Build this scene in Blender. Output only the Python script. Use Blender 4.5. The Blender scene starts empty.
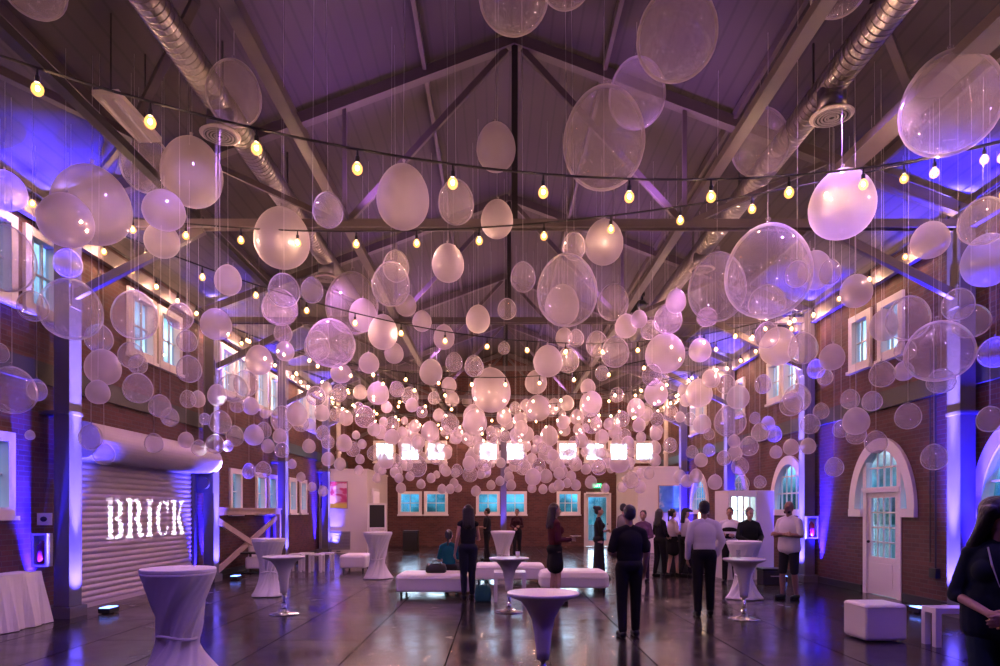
import bpy, bmesh, math, random
from mathutils import Vector, Matrix
random.seed(7)
C = bpy.context.scene.collection
F, VX, HY, H = 670.0, 498.0, 511.0, 1.6          # focal length (px), vanishing point (px), eye height (m)
XL, XR = -6.85, 7.2                              # inner faces of the side walls
CL, CR = -6.4, 6.9                               # inner faces of the columns
XC = 0.25                                        # ridge
YF, YB = 30.3, -4.0                              # far and back wall
EAVE, RIDGE = H+4.66, H+7.25
CHORD = H+4.31
BAYS = [-0.16, 4.92, 10.0, 15.08, 20.16, 25.24]
PI = math.pi
def U(px, py, Y): return Vector(((px-VX)*Y/F, Y, H+(HY-py)*Y/F))
def G(px, py):
    Y = F*H/(py-HY); return Vector(((px-VX)*Y/F, Y, 0.0))
def roof_z(x):
    w = (XC-XL) if x < XC else (XR-XC)
    return EAVE+(RIDGE-EAVE)*(1-abs(x-XC)/w)

# ------------------------------------------------------------------ materials
def newmat(name):
    m = bpy.data.materials.new(name); m.use_nodes = True
    nt = m.node_tree; nt.nodes.clear()
    out = nt.nodes.new('ShaderNodeOutputMaterial')
    return m, nt, out
def N(nt, t, **kw):
    n = nt.nodes.new(t)
    for k, v in kw.items(): setattr(n, k, v)
    return n
def pbr(name, col, rough=0.6, metal=0.0, var=0.0, scale=6.0, bump=0.0, spec=0.5, coat=0.0):
    m, nt, out = newmat(name)
    b = N(nt, 'ShaderNodeBsdfPrincipled')
    b.inputs['Roughness'].default_value = rough
    b.inputs['Metallic'].default_value = metal
    b.inputs['Specular IOR Level'].default_value = spec
    b.inputs['Coat Weight'].default_value = coat
    b.inputs['Base Color'].default_value = (*col, 1)
    if var or bump:
        tc = N(nt, 'ShaderNodeTexCoord'); nz = N(nt, 'ShaderNodeTexNoise')
        nz.inputs['Scale'].default_value = scale; nz.inputs['Detail'].default_value = 5
        nt.links.new(tc.outputs['Object'], nz.inputs['Vector'])
        if var:
            mx = N(nt, 'ShaderNodeMix', data_type='RGBA')
            mx.inputs[6].default_value = (*[c*(1-var) for c in col], 1)
            mx.inputs[7].default_value = (*[min(1, c*(1+var)) for c in col], 1)
            nt.links.new(nz.outputs['Fac'], mx.inputs[0]); nt.links.new(mx.outputs[2], b.inputs['Base Color'])
        if bump:
            bp = N(nt, 'ShaderNodeBump'); bp.inputs['Strength'].default_value = bump; bp.inputs['Distance'].default_value = 0.02
            nt.links.new(nz.outputs['Fac'], bp.inputs['Height']); nt.links.new(bp.outputs['Normal'], b.inputs['Normal'])
    nt.links.new(b.outputs[0], out.inputs[0])
    return m
def glow(name, col, strength):
    m, nt, out = newmat(name)
    e = N(nt, 'ShaderNodeEmission'); e.inputs[0].default_value = (*col, 1); e.inputs[1].default_value = strength
    nt.links.new(e.outputs[0], out.inputs[0]); return m
def brick(name, axis):
    m, nt, out = newmat(name)
    tc = N(nt, 'ShaderNodeTexCoord'); sp = N(nt, 'ShaderNodeSeparateXYZ'); cb = N(nt, 'ShaderNodeCombineXYZ')
    nt.links.new(tc.outputs['Object'], sp.inputs[0])
    nt.links.new(sp.outputs['Y' if axis == 'Y' else 'X'], cb.inputs[0]); nt.links.new(sp.outputs['Z'], cb.inputs[1])
    bt = N(nt, 'ShaderNodeTexBrick')
    bt.inputs['Color1'].default_value = (0.115, 0.036, 0.03, 1); bt.inputs['Color2'].default_value = (0.065, 0.02, 0.018, 1)
    bt.inputs['Mortar'].default_value = (0.1, 0.07, 0.07, 1)
    bt.inputs['Scale'].default_value = 1.0; bt.inputs['Brick Width'].default_value = 0.22; bt.inputs['Row Height'].default_value = 0.075
    bt.inputs['Mortar Size'].default_value = 0.006; bt.inputs['Bias'].default_value = -0.1
    nt.links.new(cb.outputs[0], bt.inputs['Vector'])
    nz = N(nt, 'ShaderNodeTexNoise'); nz.inputs['Scale'].default_value = 1.3; nz.inputs['Detail'].default_value = 6
    nt.links.new(tc.outputs['Object'], nz.inputs['Vector'])
    mr = N(nt, 'ShaderNodeMapRange'); mr.inputs[3].default_value = 0.6; mr.inputs[4].default_value = 1.35
    nt.links.new(nz.outputs['Fac'], mr.inputs[0])
    mx = N(nt, 'ShaderNodeMix', data_type='RGBA', blend_type='MULTIPLY'); mx.inputs[0].default_value = 1
    nt.links.new(bt.outputs['Color'], mx.inputs[6]); nt.links.new(mr.outputs[0], mx.inputs[7])
    b = N(nt, 'ShaderNodeBsdfPrincipled'); b.inputs['Roughness'].default_value = 0.75
    bp = N(nt, 'ShaderNodeBump'); bp.inputs['Strength'].default_value = 0.6; bp.inputs['Distance'].default_value = 0.01; bp.invert = True
    nt.links.new(bt.outputs['Fac'], bp.inputs['Height']); nt.links.new(bp.outputs[0], b.inputs['Normal'])
    nt.links.new(mx.outputs[2], b.inputs['Base Color']); nt.links.new(b.outputs[0], out.inputs[0])
    return m
def floor_mat():
    m, nt, out = newmat('polished_concrete')
    tc = N(nt, 'ShaderNodeTexCoord'); b = N(nt, 'ShaderNodeBsdfPrincipled')
    bt = N(nt, 'ShaderNodeTexBrick', offset=0.5)
    bt.inputs['Color1'].default_value = (0.05, 0.041, 0.04, 1); bt.inputs['Color2'].default_value = (0.018, 0.015, 0.016, 1)
    bt.inputs['Mortar'].default_value = (0.012, 0.011, 0.011, 1)
    bt.inputs['Scale'].default_value = 1.0; bt.inputs['Brick Width'].default_value = 3.2; bt.inputs['Row Height'].default_value = 1.1
    bt.inputs['Mortar Size'].default_value = 0.008
    mp = N(nt, 'ShaderNodeMapping'); mp.inputs['Rotation'].default_value = (0, 0, PI/2); mp.inputs['Location'].default_value = (0.3, 0.55, 0)
    nt.links.new(tc.outputs['Object'], mp.inputs[0]); nt.links.new(mp.outputs[0], bt.inputs['Vector'])
    nz = N(nt, 'ShaderNodeTexNoise'); nz.inputs['Scale'].default_value = 1.1; nz.inputs['Detail'].default_value = 8; nz.inputs['Roughness'].default_value = 0.65
    nt.links.new(tc.outputs['Object'], nz.inputs['Vector'])
    mr = N(nt, 'ShaderNodeMapRange'); mr.inputs[1].default_value = 0.3; mr.inputs[2].default_value = 0.7; mr.inputs[3].default_value = 0.5; mr.inputs[4].default_value = 1.4
    nt.links.new(nz.outputs['Fac'], mr.inputs[0])
    mx = N(nt, 'ShaderNodeMix', data_type='RGBA', blend_type='MULTIPLY'); mx.inputs[0].default_value = 1
    nt.links.new(bt.outputs['Color'], mx.inputs[6]); nt.links.new(mr.outputs[0], mx.inputs[7])
    nt.links.new(mx.outputs[2], b.inputs['Base Color'])
    r = N(nt, 'ShaderNodeMapRange'); r.inputs[1].default_value = 0.3; r.inputs[2].default_value = 0.7; r.inputs[3].default_value = 0.08; r.inputs[4].default_value = 0.3
    nt.links.new(nz.outputs['Fac'], r.inputs[0]); nt.links.new(r.outputs[0], b.inputs['Roughness'])
    inv = N(nt, 'ShaderNodeMath', operation='MULTIPLY_ADD'); inv.inputs[1].default_value = -0.5; inv.inputs[2].default_value = 0.5
    nt.links.new(bt.outputs['Fac'], inv.inputs[0]); nt.links.new(inv.outputs[0], b.inputs['Specular IOR Level'])
    nt.links.new(b.outputs[0], out.inputs[0]); return m
def roof_mat():
    m, nt, out = newmat('roof_boards')
    tc = N(nt, 'ShaderNodeTexCoord'); b = N(nt, 'ShaderNodeBsdfPrincipled')
    wv = N(nt, 'ShaderNodeTexWave', bands_direction='X'); wv.inputs['Scale'].default_value = 1.6; wv.inputs['Distortion'].default_value = 0.0
    nt.links.new(tc.outputs['Object'], wv.inputs['Vector'])
    rp = N(nt, 'ShaderNodeValToRGB'); rp.color_ramp.elements[0].color = (0.058, 0.046, 0.051, 1); rp.color_ramp.elements[0].position = 0.0
    rp.color_ramp.elements[1].color = (0.08, 0.062, 0.07, 1); rp.color_ramp.elements[1].position = 0.12
    nt.links.new(wv.outputs['Fac'], rp.inputs[0])
    nt.links.new(rp.outputs[0], b.inputs['Base Color']); b.inputs['Roughness'].default_value = 0.7
    nt.links.new(b.outputs[0], out.inputs[0]); return m
def balloon_mat(name, tint, centre, rim, rough):
    m, nt, out = newmat(name)
    lw = N(nt, 'ShaderNodeLayerWeight'); lw.inputs[0].default_value = 0.5
    mr = N(nt, 'ShaderNodeMapRange'); mr.inputs[3].default_value = centre; mr.inputs[4].default_value = rim
    pw = N(nt, 'ShaderNodeMath', operation='POWER'); pw.inputs[1].default_value = 4.2
    nt.links.new(lw.outputs['Facing'], pw.inputs[0]); nt.links.new(pw.outputs[0], mr.inputs[0])
    tc = N(nt, 'ShaderNodeTexCoord'); nz = N(nt, 'ShaderNodeTexNoise'); nz.inputs['Scale'].default_value = 2.5; nz.inputs['Detail'].default_value = 3
    nt.links.new(tc.outputs['Object'], nz.inputs['Vector'])
    nm = N(nt, 'ShaderNodeMapRange'); nm.inputs[3].default_value = 0.9; nm.inputs[4].default_value = 1.1
    nt.links.new(nz.outputs['Fac'], nm.inputs[0])
    mu = N(nt, 'ShaderNodeMath', operation='MULTIPLY', use_clamp=True)
    nt.links.new(mr.outputs[0], mu.inputs[0]); nt.links.new(nm.outputs[0], mu.inputs[1])
    tr = N(nt, 'ShaderNodeBsdfTransparent'); tr.inputs[0].default_value = (0.98, 0.96, 0.98, 1)
    df = N(nt, 'ShaderNodeBsdfDiffuse'); df.inputs[0].default_value = (*tint, 1)
    tl = N(nt, 'ShaderNodeBsdfTranslucent'); tl.inputs[0].default_value = (*tint, 1)
    a = N(nt, 'ShaderNodeMixShader'); a.inputs[0].default_value = 0.6
    nt.links.new(df.outputs[0], a.inputs[1]); nt.links.new(tl.outputs[0], a.inputs[2])
    s = N(nt, 'ShaderNodeMixShader'); nt.links.new(mu.outputs[0], s.inputs[0])
    nt.links.new(tr.outputs[0], s.inputs[1]); nt.links.new(a.outputs[0], s.inputs[2])
    gl = N(nt, 'ShaderNodeBsdfGlossy'); gl.inputs['Roughness'].default_value = rough
    p5 = N(nt, 'ShaderNodeMath', operation='POWER'); p5.inputs[1].default_value = 4.0; nt.links.new(lw.outputs['Facing'], p5.inputs[0])
    fr = N(nt, 'ShaderNodeMapRange'); fr.inputs[3].default_value = 0.09; fr.inputs[4].default_value = 0.35; nt.links.new(p5.outputs[0], fr.inputs[0])
    g = N(nt, 'ShaderNodeMixShader'); nt.links.new(fr.outputs[0], g.inputs[0])
    nt.links.new(s.outputs[0], g.inputs[1]); nt.links.new(gl.outputs[0], g.inputs[2])
    ge = N(nt, 'ShaderNodeNewGeometry'); gr = N(nt, 'ShaderNodeMapRange'); gr.inputs[3].default_value = rough; gr.inputs[4].default_value = rough+0.06
    nt.links.new(ge.outputs['Backfacing'], gr.inputs[0]); nt.links.new(gr.outputs[0], gl.inputs['Roughness'])
    nt.links.new(g.outputs[0], out.inputs[0]); return m
def glass_mat(name, tint=(0.86, 0.93, 1.0)):
    m, nt, out = newmat(name)
    tr = N(nt, 'ShaderNodeBsdfTransparent'); tr.inputs[0].default_value = (*tint, 1)
    gl = N(nt, 'ShaderNodeBsdfGlossy'); gl.inputs['Roughness'].default_value = 0.03
    mx = N(nt, 'ShaderNodeMixShader'); mx.inputs[0].default_value = 0.08
    nt.links.new(tr.outputs[0], mx.inputs[1]); nt.links.new(gl.outputs[0], mx.inputs[2]); nt.links.new(mx.outputs[0], out.inputs[0]); return m
def painting_mat(name, stops, seed, scale):
    m, nt, out = newmat(name)
    tc = N(nt, 'ShaderNodeTexCoord'); nz = N(nt, 'ShaderNodeTexNoise'); nz.noise_dimensions = '4D'; nz.inputs['W'].default_value = seed
    nz.inputs['Scale'].default_value = scale; nz.inputs['Detail'].default_value = 4; nz.inputs['Distortion'].default_value = 1.2
    nt.links.new(tc.outputs['Object'], nz.inputs['Vector'])
    rp = N(nt, 'ShaderNodeValToRGB')
    for i, (p, c) in enumerate(stops):
        e = rp.color_ramp.elements[i] if i < 2 else rp.color_ramp.elements.new(p)
        e.position = p; e.color = (*c, 1)
    b = N(nt, 'ShaderNodeBsdfPrincipled'); b.inputs['Roughness'].default_value = 0.5
    nt.links.new(nz.outputs['Fac'], rp.inputs[0]); nt.links.new(rp.outputs[0], b.inputs['Base Color']); nt.links.new(b.outputs[0], out.inputs[0]); return m
def leaf_screen(name):
    return pbr(name, (0.05, 0.16, 0.13), 0.8, var=0.7, scale=3)

M = dict(
    brick_side=brick('brick_side', 'Y'), brick_end=brick('brick_end', 'X'), floor=floor_mat(), roof=roof_mat(),
    steel=pbr('painted_steel', (0.11, 0.085, 0.095), 0.5, var=0.15, scale=4), dark_steel=pbr('dark_steel', (0.035, 0.03, 0.035), 0.5, 0.3),
    column=pbr('column_paint', (0.12, 0.1, 0.11), 0.55, var=0.2, scale=3),
    galv=pbr('galvanised_duct', (0.4, 0.37, 0.35), 0.28, 0.95, var=0.15, scale=9),
    white=pbr('white_paint', (0.78, 0.74, 0.74), 0.5, var=0.05), trimw=pbr('window_paint', (0.74, 0.68, 0.7), 0.55),
    plaster=pbr('plaster', (0.72, 0.64, 0.62), 0.7, var=0.06, scale=2),
    cloth=pbr('white_cloth', (0.82, 0.78, 0.82), 0.75, bump=0.15, scale=14), leather=pbr('white_leather', (0.82, 0.76, 0.78), 0.38, bump=0.05, scale=20),
    plastic=pbr('white_plastic', (0.82, 0.78, 0.8), 0.25), chrome=pbr('chrome', (0.8, 0.8, 0.8), 0.12, 1.0),
    shutter=pbr('shutter_slats', (0.46, 0.4, 0.46), 0.5, var=0.08, scale=3), black=pbr('black_plastic', (0.012, 0.012, 0.013), 0.45),
    wood=pbr('timber_rail', (0.4, 0.29, 0.25), 0.6, var=0.25, scale=5), cable=pbr('black_cable', (0.012, 0.01, 0.01), 0.6),
    glass=glass_mat('window_glass'), frost=glass_mat('drinking_glass', (0.92, 0.92, 0.95)), red=pbr('red_enamel', (0.45, 0.03, 0.03), 0.35),
    bulb_core=glow('lamp_filament', (1.0, 0.55, 0.34), 1500.0), up_lens=glow('uplight_lens', (0.12, 0.22, 1.0), 7.0),
    exit_green=glow('exit_green', (0.05, 0.9, 0.3), 1.6), exit_letter=glow('exit_letters', (0.7, 1.0, 0.8), 4.0),
    lit=glow('cooler_light', (0.8, 0.95, 0.85), 5.0), candle=glow('bar_lamp_glow', (1.0, 0.6, 0.3), 8.0),
    grey=pbr('grey_grille', (0.3, 0.27, 0.28), 0.6), teal=pbr('teal_fabric', (0.012, 0.1, 0.12), 0.8),
    balloon=balloon_mat('clear_latex', (0.97, 0.87, 0.95), 0.19, 0.92, 0.03),
    milky=balloon_mat('milky_latex', (0.97, 0.87, 0.92), 0.37, 0.96, 0.06),
    string=pbr('thread', (0.55, 0.5, 0.55), 0.7),
    art_warm=painting_mat('painting_warm', [(0.3, (0.05, 0.03, 0.06)), (0.4, (0.4, 0.03, 0.08)), (0.54, (0.6, 0.06, 0.12)), (0.6, (0.85, 0.6, 0.55))], 3.0, 1.4),
    art_blue=painting_mat('painting_blue', [(0.35, (0.05, 0.18, 0.5)), (0.5, (0.1, 0.3, 0.6)), (0.6, (0.6, 0.6, 0.75)), (0.68, (0.55, 0.12, 0.2))], 8.0, 1.4),
)
# lamp glass: a faintly glowing envelope round the filament
def lamp_glass():
    m, nt, out = newmat('lamp_glass')
    tr = N(nt, 'ShaderNodeBsdfTransparent'); e = N(nt, 'ShaderNodeEmission'); e.inputs[0].default_value = (1, 0.42, 0.1, 1); e.inputs[1].default_value = 3.6
    mx = N(nt, 'ShaderNodeMixShader'); mx.inputs[0].default_value = 0.3
    nt.links.new(tr.outputs[0], mx.inputs[1]); nt.links.new(e.outputs[0], mx.inputs[2]); nt.links.new(mx.outputs[0], out.inputs[0])
    m.cycles.emission_sampling = 'NONE'
    return m
M['lamp_glass'] = lamp_glass()
def add_zones(m):
    nt = m.node_tree; b = [n for n in nt.nodes if n.type == 'BSDF_PRINCIPLED'][0]; src = b.inputs['Base Color'].links[0].from_socket
    tc = N(nt, 'ShaderNodeTexCoord'); sp = N(nt, 'ShaderNodeSeparateXYZ'); nt.links.new(tc.outputs['Object'], sp.inputs[0])
    for sock, lo, hi, col in (('Z', .24, .14, (.8, .62, .08)), ('X', -.27, -.34, (.03, .02, .05))):
        mr = N(nt, 'ShaderNodeMapRange'); mr.inputs[1].default_value = lo; mr.inputs[2].default_value = hi; nt.links.new(sp.outputs[sock], mr.inputs[0])
        mx = N(nt, 'ShaderNodeMix', data_type='RGBA'); nt.links.new(mr.outputs[0], mx.inputs[0]); nt.links.new(src, mx.inputs[6]); mx.inputs[7].default_value = (*col, 1); src = mx.outputs[2]
    nt.links.new(src, b.inputs['Base Color'])
add_zones(M['art_warm'])

# ------------------------------------------------------------------ mesh helpers
def link(name, me, mat=None, parent=None, loc=None, rotz=None):
    o = bpy.data.objects.new(name, me); C.objects.link(o)
    if mat is not None:
        me.materials.clear(); me.materials.append(mat)
    if parent is not None: o.parent = parent
    if loc is not None: o.location = loc
    if rotz is not None: o.rotation_euler[2] = rotz
    return o
def obj(name, bm, mat, parent=None, loc=None, rotz=None, smooth=False, bevel=0.0):
    me = bpy.data.meshes.new(name)
    bmesh.ops.recalc_face_normals(bm, faces=bm.faces[:])
    bm.to_mesh(me); bm.free()
    if smooth:
        for p in me.polygons: p.use_smooth = True
    o = link(name, me, mat, parent, loc, rotz)
    if bevel:
        md = o.modifiers.new('b', 'BEVEL'); md.width = bevel; md.segments = 3; md.limit_method = 'ANGLE'
    return o
def tag(o, label=None, cat=None, group=None, kind=None):
    if label: o['label'] = label
    if cat: o['category'] = cat
    if group: o['group'] = group
    if kind: o['kind'] = kind
    return o
def empty(name, loc, label, cat, group=None, rotz=0.0):
    o = bpy.data.objects.new(name, None); C.objects.link(o); o.location = loc; o.rotation_euler[2] = rotz; o.empty_display_size = 0.2
    return tag(o, label, cat, group)
def struct(name, bm, mat, **k): return tag(obj(name, bm, mat, **k), kind='structure')
def BM(): return bmesh.new()
def box(bm, x0, x1, y0, y1, z0, z1, mi=0):
    v = [bm.verts.new(p) for p in ((x0,y0,z0),(x1,y0,z0),(x1,y1,z0),(x0,y1,z0),(x0,y0,z1),(x1,y0,z1),(x1,y1,z1),(x0,y1,z1))]
    for f in ((0,3,2,1),(4,5,6,7),(0,1,5,4),(1,2,6,5),(2,3,7,6),(3,0,4,7)):
        bm.faces.new([v[i] for i in f]).material_index = mi
    return bm
def bar(bm, a, b, w, h, up=(0, 0, 1)):
    a, b = Vector(a), Vector(b); d = (b-a).normalized(); s = d.cross(Vector(up))
    if s.length < 1e-3: s = d.cross(Vector((1, 0, 0)))
    s.normalize(); t = s.cross(d)
    v = []
    for p in (a, b):
        for i, j in ((-1,-1),(1,-1),(1,1),(-1,1)): v.append(bm.verts.new(p+s*(i*w/2)+t*(j*h/2)))
    for f in ((0,1,2,3),(7,6,5,4),(0,4,5,1),(1,5,6,2),(2,6,7,3),(3,7,4,0)): bm.faces.new([v[i] for i in f])
    return bm
def tube(bm, pts, r, n=8, cap=True):
    pts = [Vector(p) for p in pts]; rings = []
    for i, p in enumerate(pts):
        d = (pts[min(i+1, len(pts)-1)]-pts[max(i-1, 0)]).normalized()
        s = d.cross(Vector((0, 0, 1)))
        if s.length < 1e-3: s = Vector((1, 0, 0))
        s.normalize(); t = s.cross(d)
        rr = r[i] if isinstance(r, (list, tuple)) else r
        rings.append([bm.verts.new(p+s*(rr*math.cos(2*PI*k/n))+t*(rr*math.sin(2*PI*k/n))) for k in range(n)])
    for a, b in zip(rings, rings[1:]):
        for k in range(n): bm.faces.new((a[k], a[(k+1)%n], b[(k+1)%n], b[k]))
    if cap:
        bm.faces.new(rings[0][::-1]); bm.faces.new(rings[-1])
    return bm
def lathe(bm, prof, n=32, c=(0, 0, 0), fn=None):
    ringed = prof[0] == prof[-1]
    """prof: (r, z) bottom to top; fn(angle, r, z) -> (x, y, z) for folds."""
    rings = []
    for r, z in prof:
        ring = []
        for k in range(n):
            a = 2*PI*k/n
            x, y, zz = fn(a, r, z) if fn else (r*math.cos(a), r*math.sin(a), z)
            ring.append(bm.verts.new((c[0]+x, c[1]+y, c[2]+zz)))
        rings.append(ring)
    for a, b in zip(rings, rings[1:]):
        for k in range(n): bm.faces.new((a[k], a[(k+1)%n], b[(k+1)%n], b[k]))
    if not ringed: bm.faces.new(rings[0][::-1]); bm.faces.new(rings[-1])
    return bm
def rbox(bm, sx, sy, z0, z1, r, n=6):
    """rounded-plan cushion block with softened top edge"""
    prof = [(1-0.02/sx, z0), (1, z0+0.03), (1, z1-r), (1-0.3*r/sx, z1-0.3*r), (1-r/sx, z1)]
    rings = []
    for k, z in prof:
        ring = []
        for q in range(4):
            cx, cy = ((1, 1), (-1, 1), (-1, -1), (1, -1))[q]
            for i in range(n+1):
                a = PI/2*(q+i/n)
                ring.append(bm.verts.new((cx*(sx*k-r)+r*math.cos(a), cy*(sy-(1-k)*sx-r)+r*math.sin(a), z)))
        rings.append(ring)
    m = len(rings[0])
    for a, b in zip(rings, rings[1:]):
        for k in range(m): bm.faces.new((a[k], a[(k+1)%m], b[(k+1)%m], b[k]))
    bm.faces.new(rings[0][::-1]); bm.faces.new(rings[-1])
    return bm
# ------------------------------------------------------------------ people (built first: their bodies are voxel-fused)
def _frame(d):
    d = d.normalized(); s = d.cross(Vector((0, 0, 1)))
    if s.length < 1e-3: s = Vector((1, 0, 0))
    s.normalize(); return s, s.cross(d), d
def caps(bm, p0, p1, r0, r1, n=14, sy=1.0):
    p0, p1 = Vector(p0), Vector(p1); s, t, d = _frame(p1-p0)
    L = (p1-p0).length; prof = []
    for i in range(6):
        a = -PI/2+PI/2*i/5; prof.append((r0*math.cos(a)+1e-4, r0*math.sin(a)))
    for i in range(6):
        a = PI/2*i/5; prof.append((r1*math.cos(a)+1e-4, L+r1*math.sin(a)))
    rings = []
    for r, z in prof:
        ring = []
        for k in range(n):
            v = p0+d*z+s*(r*math.cos(2*PI*k/n))+t*(r*math.sin(2*PI*k/n))
            if sy != 1.0: v.y = (v.y-p0.y)*sy+p0.y
            ring.append(bm.verts.new(v))
        rings.append(ring)
    for a, b in zip(rings, rings[1:]):
        for k in range(n): bm.faces.new((a[k], a[(k+1)%n], b[(k+1)%n], b[k]))
    bm.faces.new(rings[0][::-1]); bm.faces.new(rings[-1])
def ell(bm, c, r, n=18, m=12):
    c = Vector(c); rings = []
    for j in range(m+1):
        a = -PI/2+PI*j/m
        q = max(math.cos(a), 1e-3)
        rings.append([bm.verts.new((c.x+r[0]*q*math.cos(2*PI*k/n), c.y+r[1]*q*math.sin(2*PI*k/n), c.z+r[2]*math.sin(a))) for k in range(n)])
    for a, b in zip(rings, rings[1:]):
        for k in range(n): bm.faces.new((a[k], a[(k+1)%n], b[(k+1)%n], b[k]))
    bm.faces.new(rings[0][::-1]); bm.faces.new(rings[-1])
def fuse(bm, voxel, smooth=3):
    bmesh.ops.recalc_face_normals(bm, faces=bm.faces[:])
    me = bpy.data.meshes.new('raw'); bm.to_mesh(me); bm.free()
    o = bpy.data.objects.new('raw', me); C.objects.link(o)
    r = o.modifiers.new('r', 'REMESH'); r.mode = 'VOXEL'; r.voxel_size = voxel
    if smooth:
        s = o.modifiers.new('s', 'SMOOTH'); s.iterations = smooth; s.factor = 0.5
    dg = bpy.context.evaluated_depsgraph_get(); dg.update()
    out = bpy.data.meshes.new_from_object(o.evaluated_get(dg))
    bpy.data.objects.remove(o); bpy.data.meshes.remove(me)
    for p in out.polygons: p.use_smooth = True
    return out
def skin(c): return pbr('skin', c, 0.55, spec=0.3)
def fabric(name, c, rough=0.85): return pbr(name, c, rough, spec=0.2, bump=0.1, scale=25)
ARMS = dict(
    down=((.235, .02, 1.13), (.235, -.06, .88)),
    cross=((.255, -.02, 1.14), (-.06, -.20, 1.17)),
    hold=((.235, .01, 1.12), (.13, -.24, 1.13)),
    front=((.25, .0, 1.13), (.05, -.24, 1.05)),
    hip=((.29, .06, 1.17), (.15, -.02, 1.0)),
    pocket=((.26, .05, 1.15), (.19, -.03, .93)),
    table=((.26, -.06, 1.14), (.12, -.30, 1.07)),
    clasp=((.27, -.01, 1.12), (.05, -.25, 1.03)))
def person(label, loc, rot, height, sex='m', arms=('down', 'down'), top=((.02,.02,.02), 'short'), bottom=('trousers', (.015,.015,.018)),
           hair=((.012,.01,.01), 'short'), skin_c=(.45,.26,.2), shoes=(.01,.01,.01), lean=0.0, step=.09, seated=False, vox=.011, tucked=True, build=1.0, extra=None, turn=0.0):
    s = height/1.75
    f = sex == 'f'
    root = empty('person', loc, label, 'person', rotz=rot)
    root.scale = (s, s, s)
    bw = build
    sh = .15 if f else .175
    L = Matrix.Rotation(lean, 4, 'X')
    drop = -.45 if seated else 0.0
    def up(p):                                   # torso, arms and head lean about the hips
        v = L @ (Vector(p)-Vector((0, 0, .95))) + Vector((0, 0, .95+drop)); return v
    hx = .092
    def legs():
        out = []
        for sg, st in ((1, step), (-1, -step)):
            if seated:
                out.append((Vector((sg*hx, 0, .5)), Vector((sg*.12, -.42, .5)), Vector((sg*.12, -.40, .09))))
            else:
                fx = sg*(.10 if not f else .08)
                out.append((Vector((sg*hx, 0, .92)), Vector((fx, st*.45-.015, .5)), Vector((fx*1.05, st+.01, .085))))
        return out
    def torso(bm, g, hips=True, shoulders=True):
        def e(c, r): ell(bm, up(c), [q*bw+g for q in r])
        if hips: e((0, .01, .96), (.17 if f else .165, .12, .12))
        e((0, .003, 1.19), (.137 if f else .163, .102 if f else .114, .17))
        e((0, .0, 1.08), (.13 if f else .156, .10 if f else .112, .17))
        e((0, .005, 1.28), (.15 if f else .178, .105 if f else .118, .175))
        if f:
            for q in (-1, 1): e((q*.068, -.075, 1.29), (.062, .055, .062))
        if shoulders:
            for q in (-1, 1): caps(bm, up((q*.03, .012, 1.45)), up((q*sh, .01, 1.40)), .05+g, .046+g)
    def arm(bm, sg, kind, g, to=1.0, hand=False, loose=0.0):
        e_, w_ = ARMS[kind]
        S = up((sg*(sh+.006), .01, 1.395)); E = up((sg*(e_[0]-(.03 if f else 0)), e_[1], e_[2])); W = up((sg*w_[0], w_[1], w_[2]))
        ra, rb, rc = ((.042, .034, .024) if f else (.052, .042, .03))
        q = min(1.0, to*2)
        caps(bm, S, S.lerp(E, q), ra+g, (ra+(rb-ra)*q)+g+loose)
        if to > .5:
            q = (to-.5)*2; caps(bm, E, E.lerp(W, q), rb+g, rb+(rc-rb)*q+g+loose*.5)
        if hand:
            d = (W-E).normalized(); lat = d.cross(Vector((sg, 0, 0.25)))
            if lat.length < .2: lat = d.cross(Vector((0, 1, 0)))
            lat.normalize(); nrm = lat.cross(d)
            if nrm.dot(Vector((-sg, -.3, -.4))) < 0: nrm = -nrm
            for k in (-1, 0, 1): caps(bm, W+lat*(k*.012), W+d*.085+lat*(k*.02), .017, .015)
            for k, ln in enumerate((.062, .074, .07, .054)):
                b0 = W+d*.085+lat*((k-1.5)*.0185)
                b1 = b0+d*(ln*.5)+nrm*(ln*.22)+lat*((k-1.5)*.003); b2 = b1+d*(ln*.28)+nrm*(ln*.42)
                caps(bm, b0, b1, .0098, .0092, 8); caps(bm, b1, b2, .0092, .008, 8)
            t0 = W+d*.03-lat*.026; t1 = t0+d*.035-lat*.028+nrm*.012; t2 = t1+d*.03+nrm*.014
            caps(bm, t0, t1, .013, .0115, 8); caps(bm, t1, t2, .0115, .0095, 8)
    T = Matrix.Rotation(turn, 4, 'Z')
    def hd(p): return up(T @ Vector((p[0], p[1], 0)) + Vector((0, 0, p[2])))
    def hell(bm, c, r):                          # ellipsoid that turns with the head
        n0 = len(bm.verts); ell(bm, (0, 0, 0), r)
        bm.verts.ensure_lookup_table(); cc = hd(c)
        for v in bm.verts[n0:]: v.co = (L @ (T @ v.co)) + cc
    # body
    bm = BM(); torso(bm, 0)
    caps(bm, up((0, .02, 1.40)), up((0, .0, 1.56)), .055 if not f else .046, .05 if not f else .043)
    hell(bm, (0, .005, 1.655), (.074, .094, .105)); hell(bm, (0, -.035, 1.60), (.058, .062, .068)); hell(bm, (0, -.066, 1.563), (.03, .026, .022))
    caps(bm, hd((0, -.087, 1.652)), hd((0, -.108, 1.618)), .010, .015); hell(bm, (0, -.078, 1.672), (.052, .014, .012))
    hell(bm, (0, -.09, 1.588), (.024, .011, .009))
    for q in (-1, 1): hell(bm, (q*.075, .01, 1.635), (.011, .022, .032))
    for sg, kind in ((1, arms[0]), (-1, arms[1])): arm(bm, sg, kind, 0, hand=True)
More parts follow.
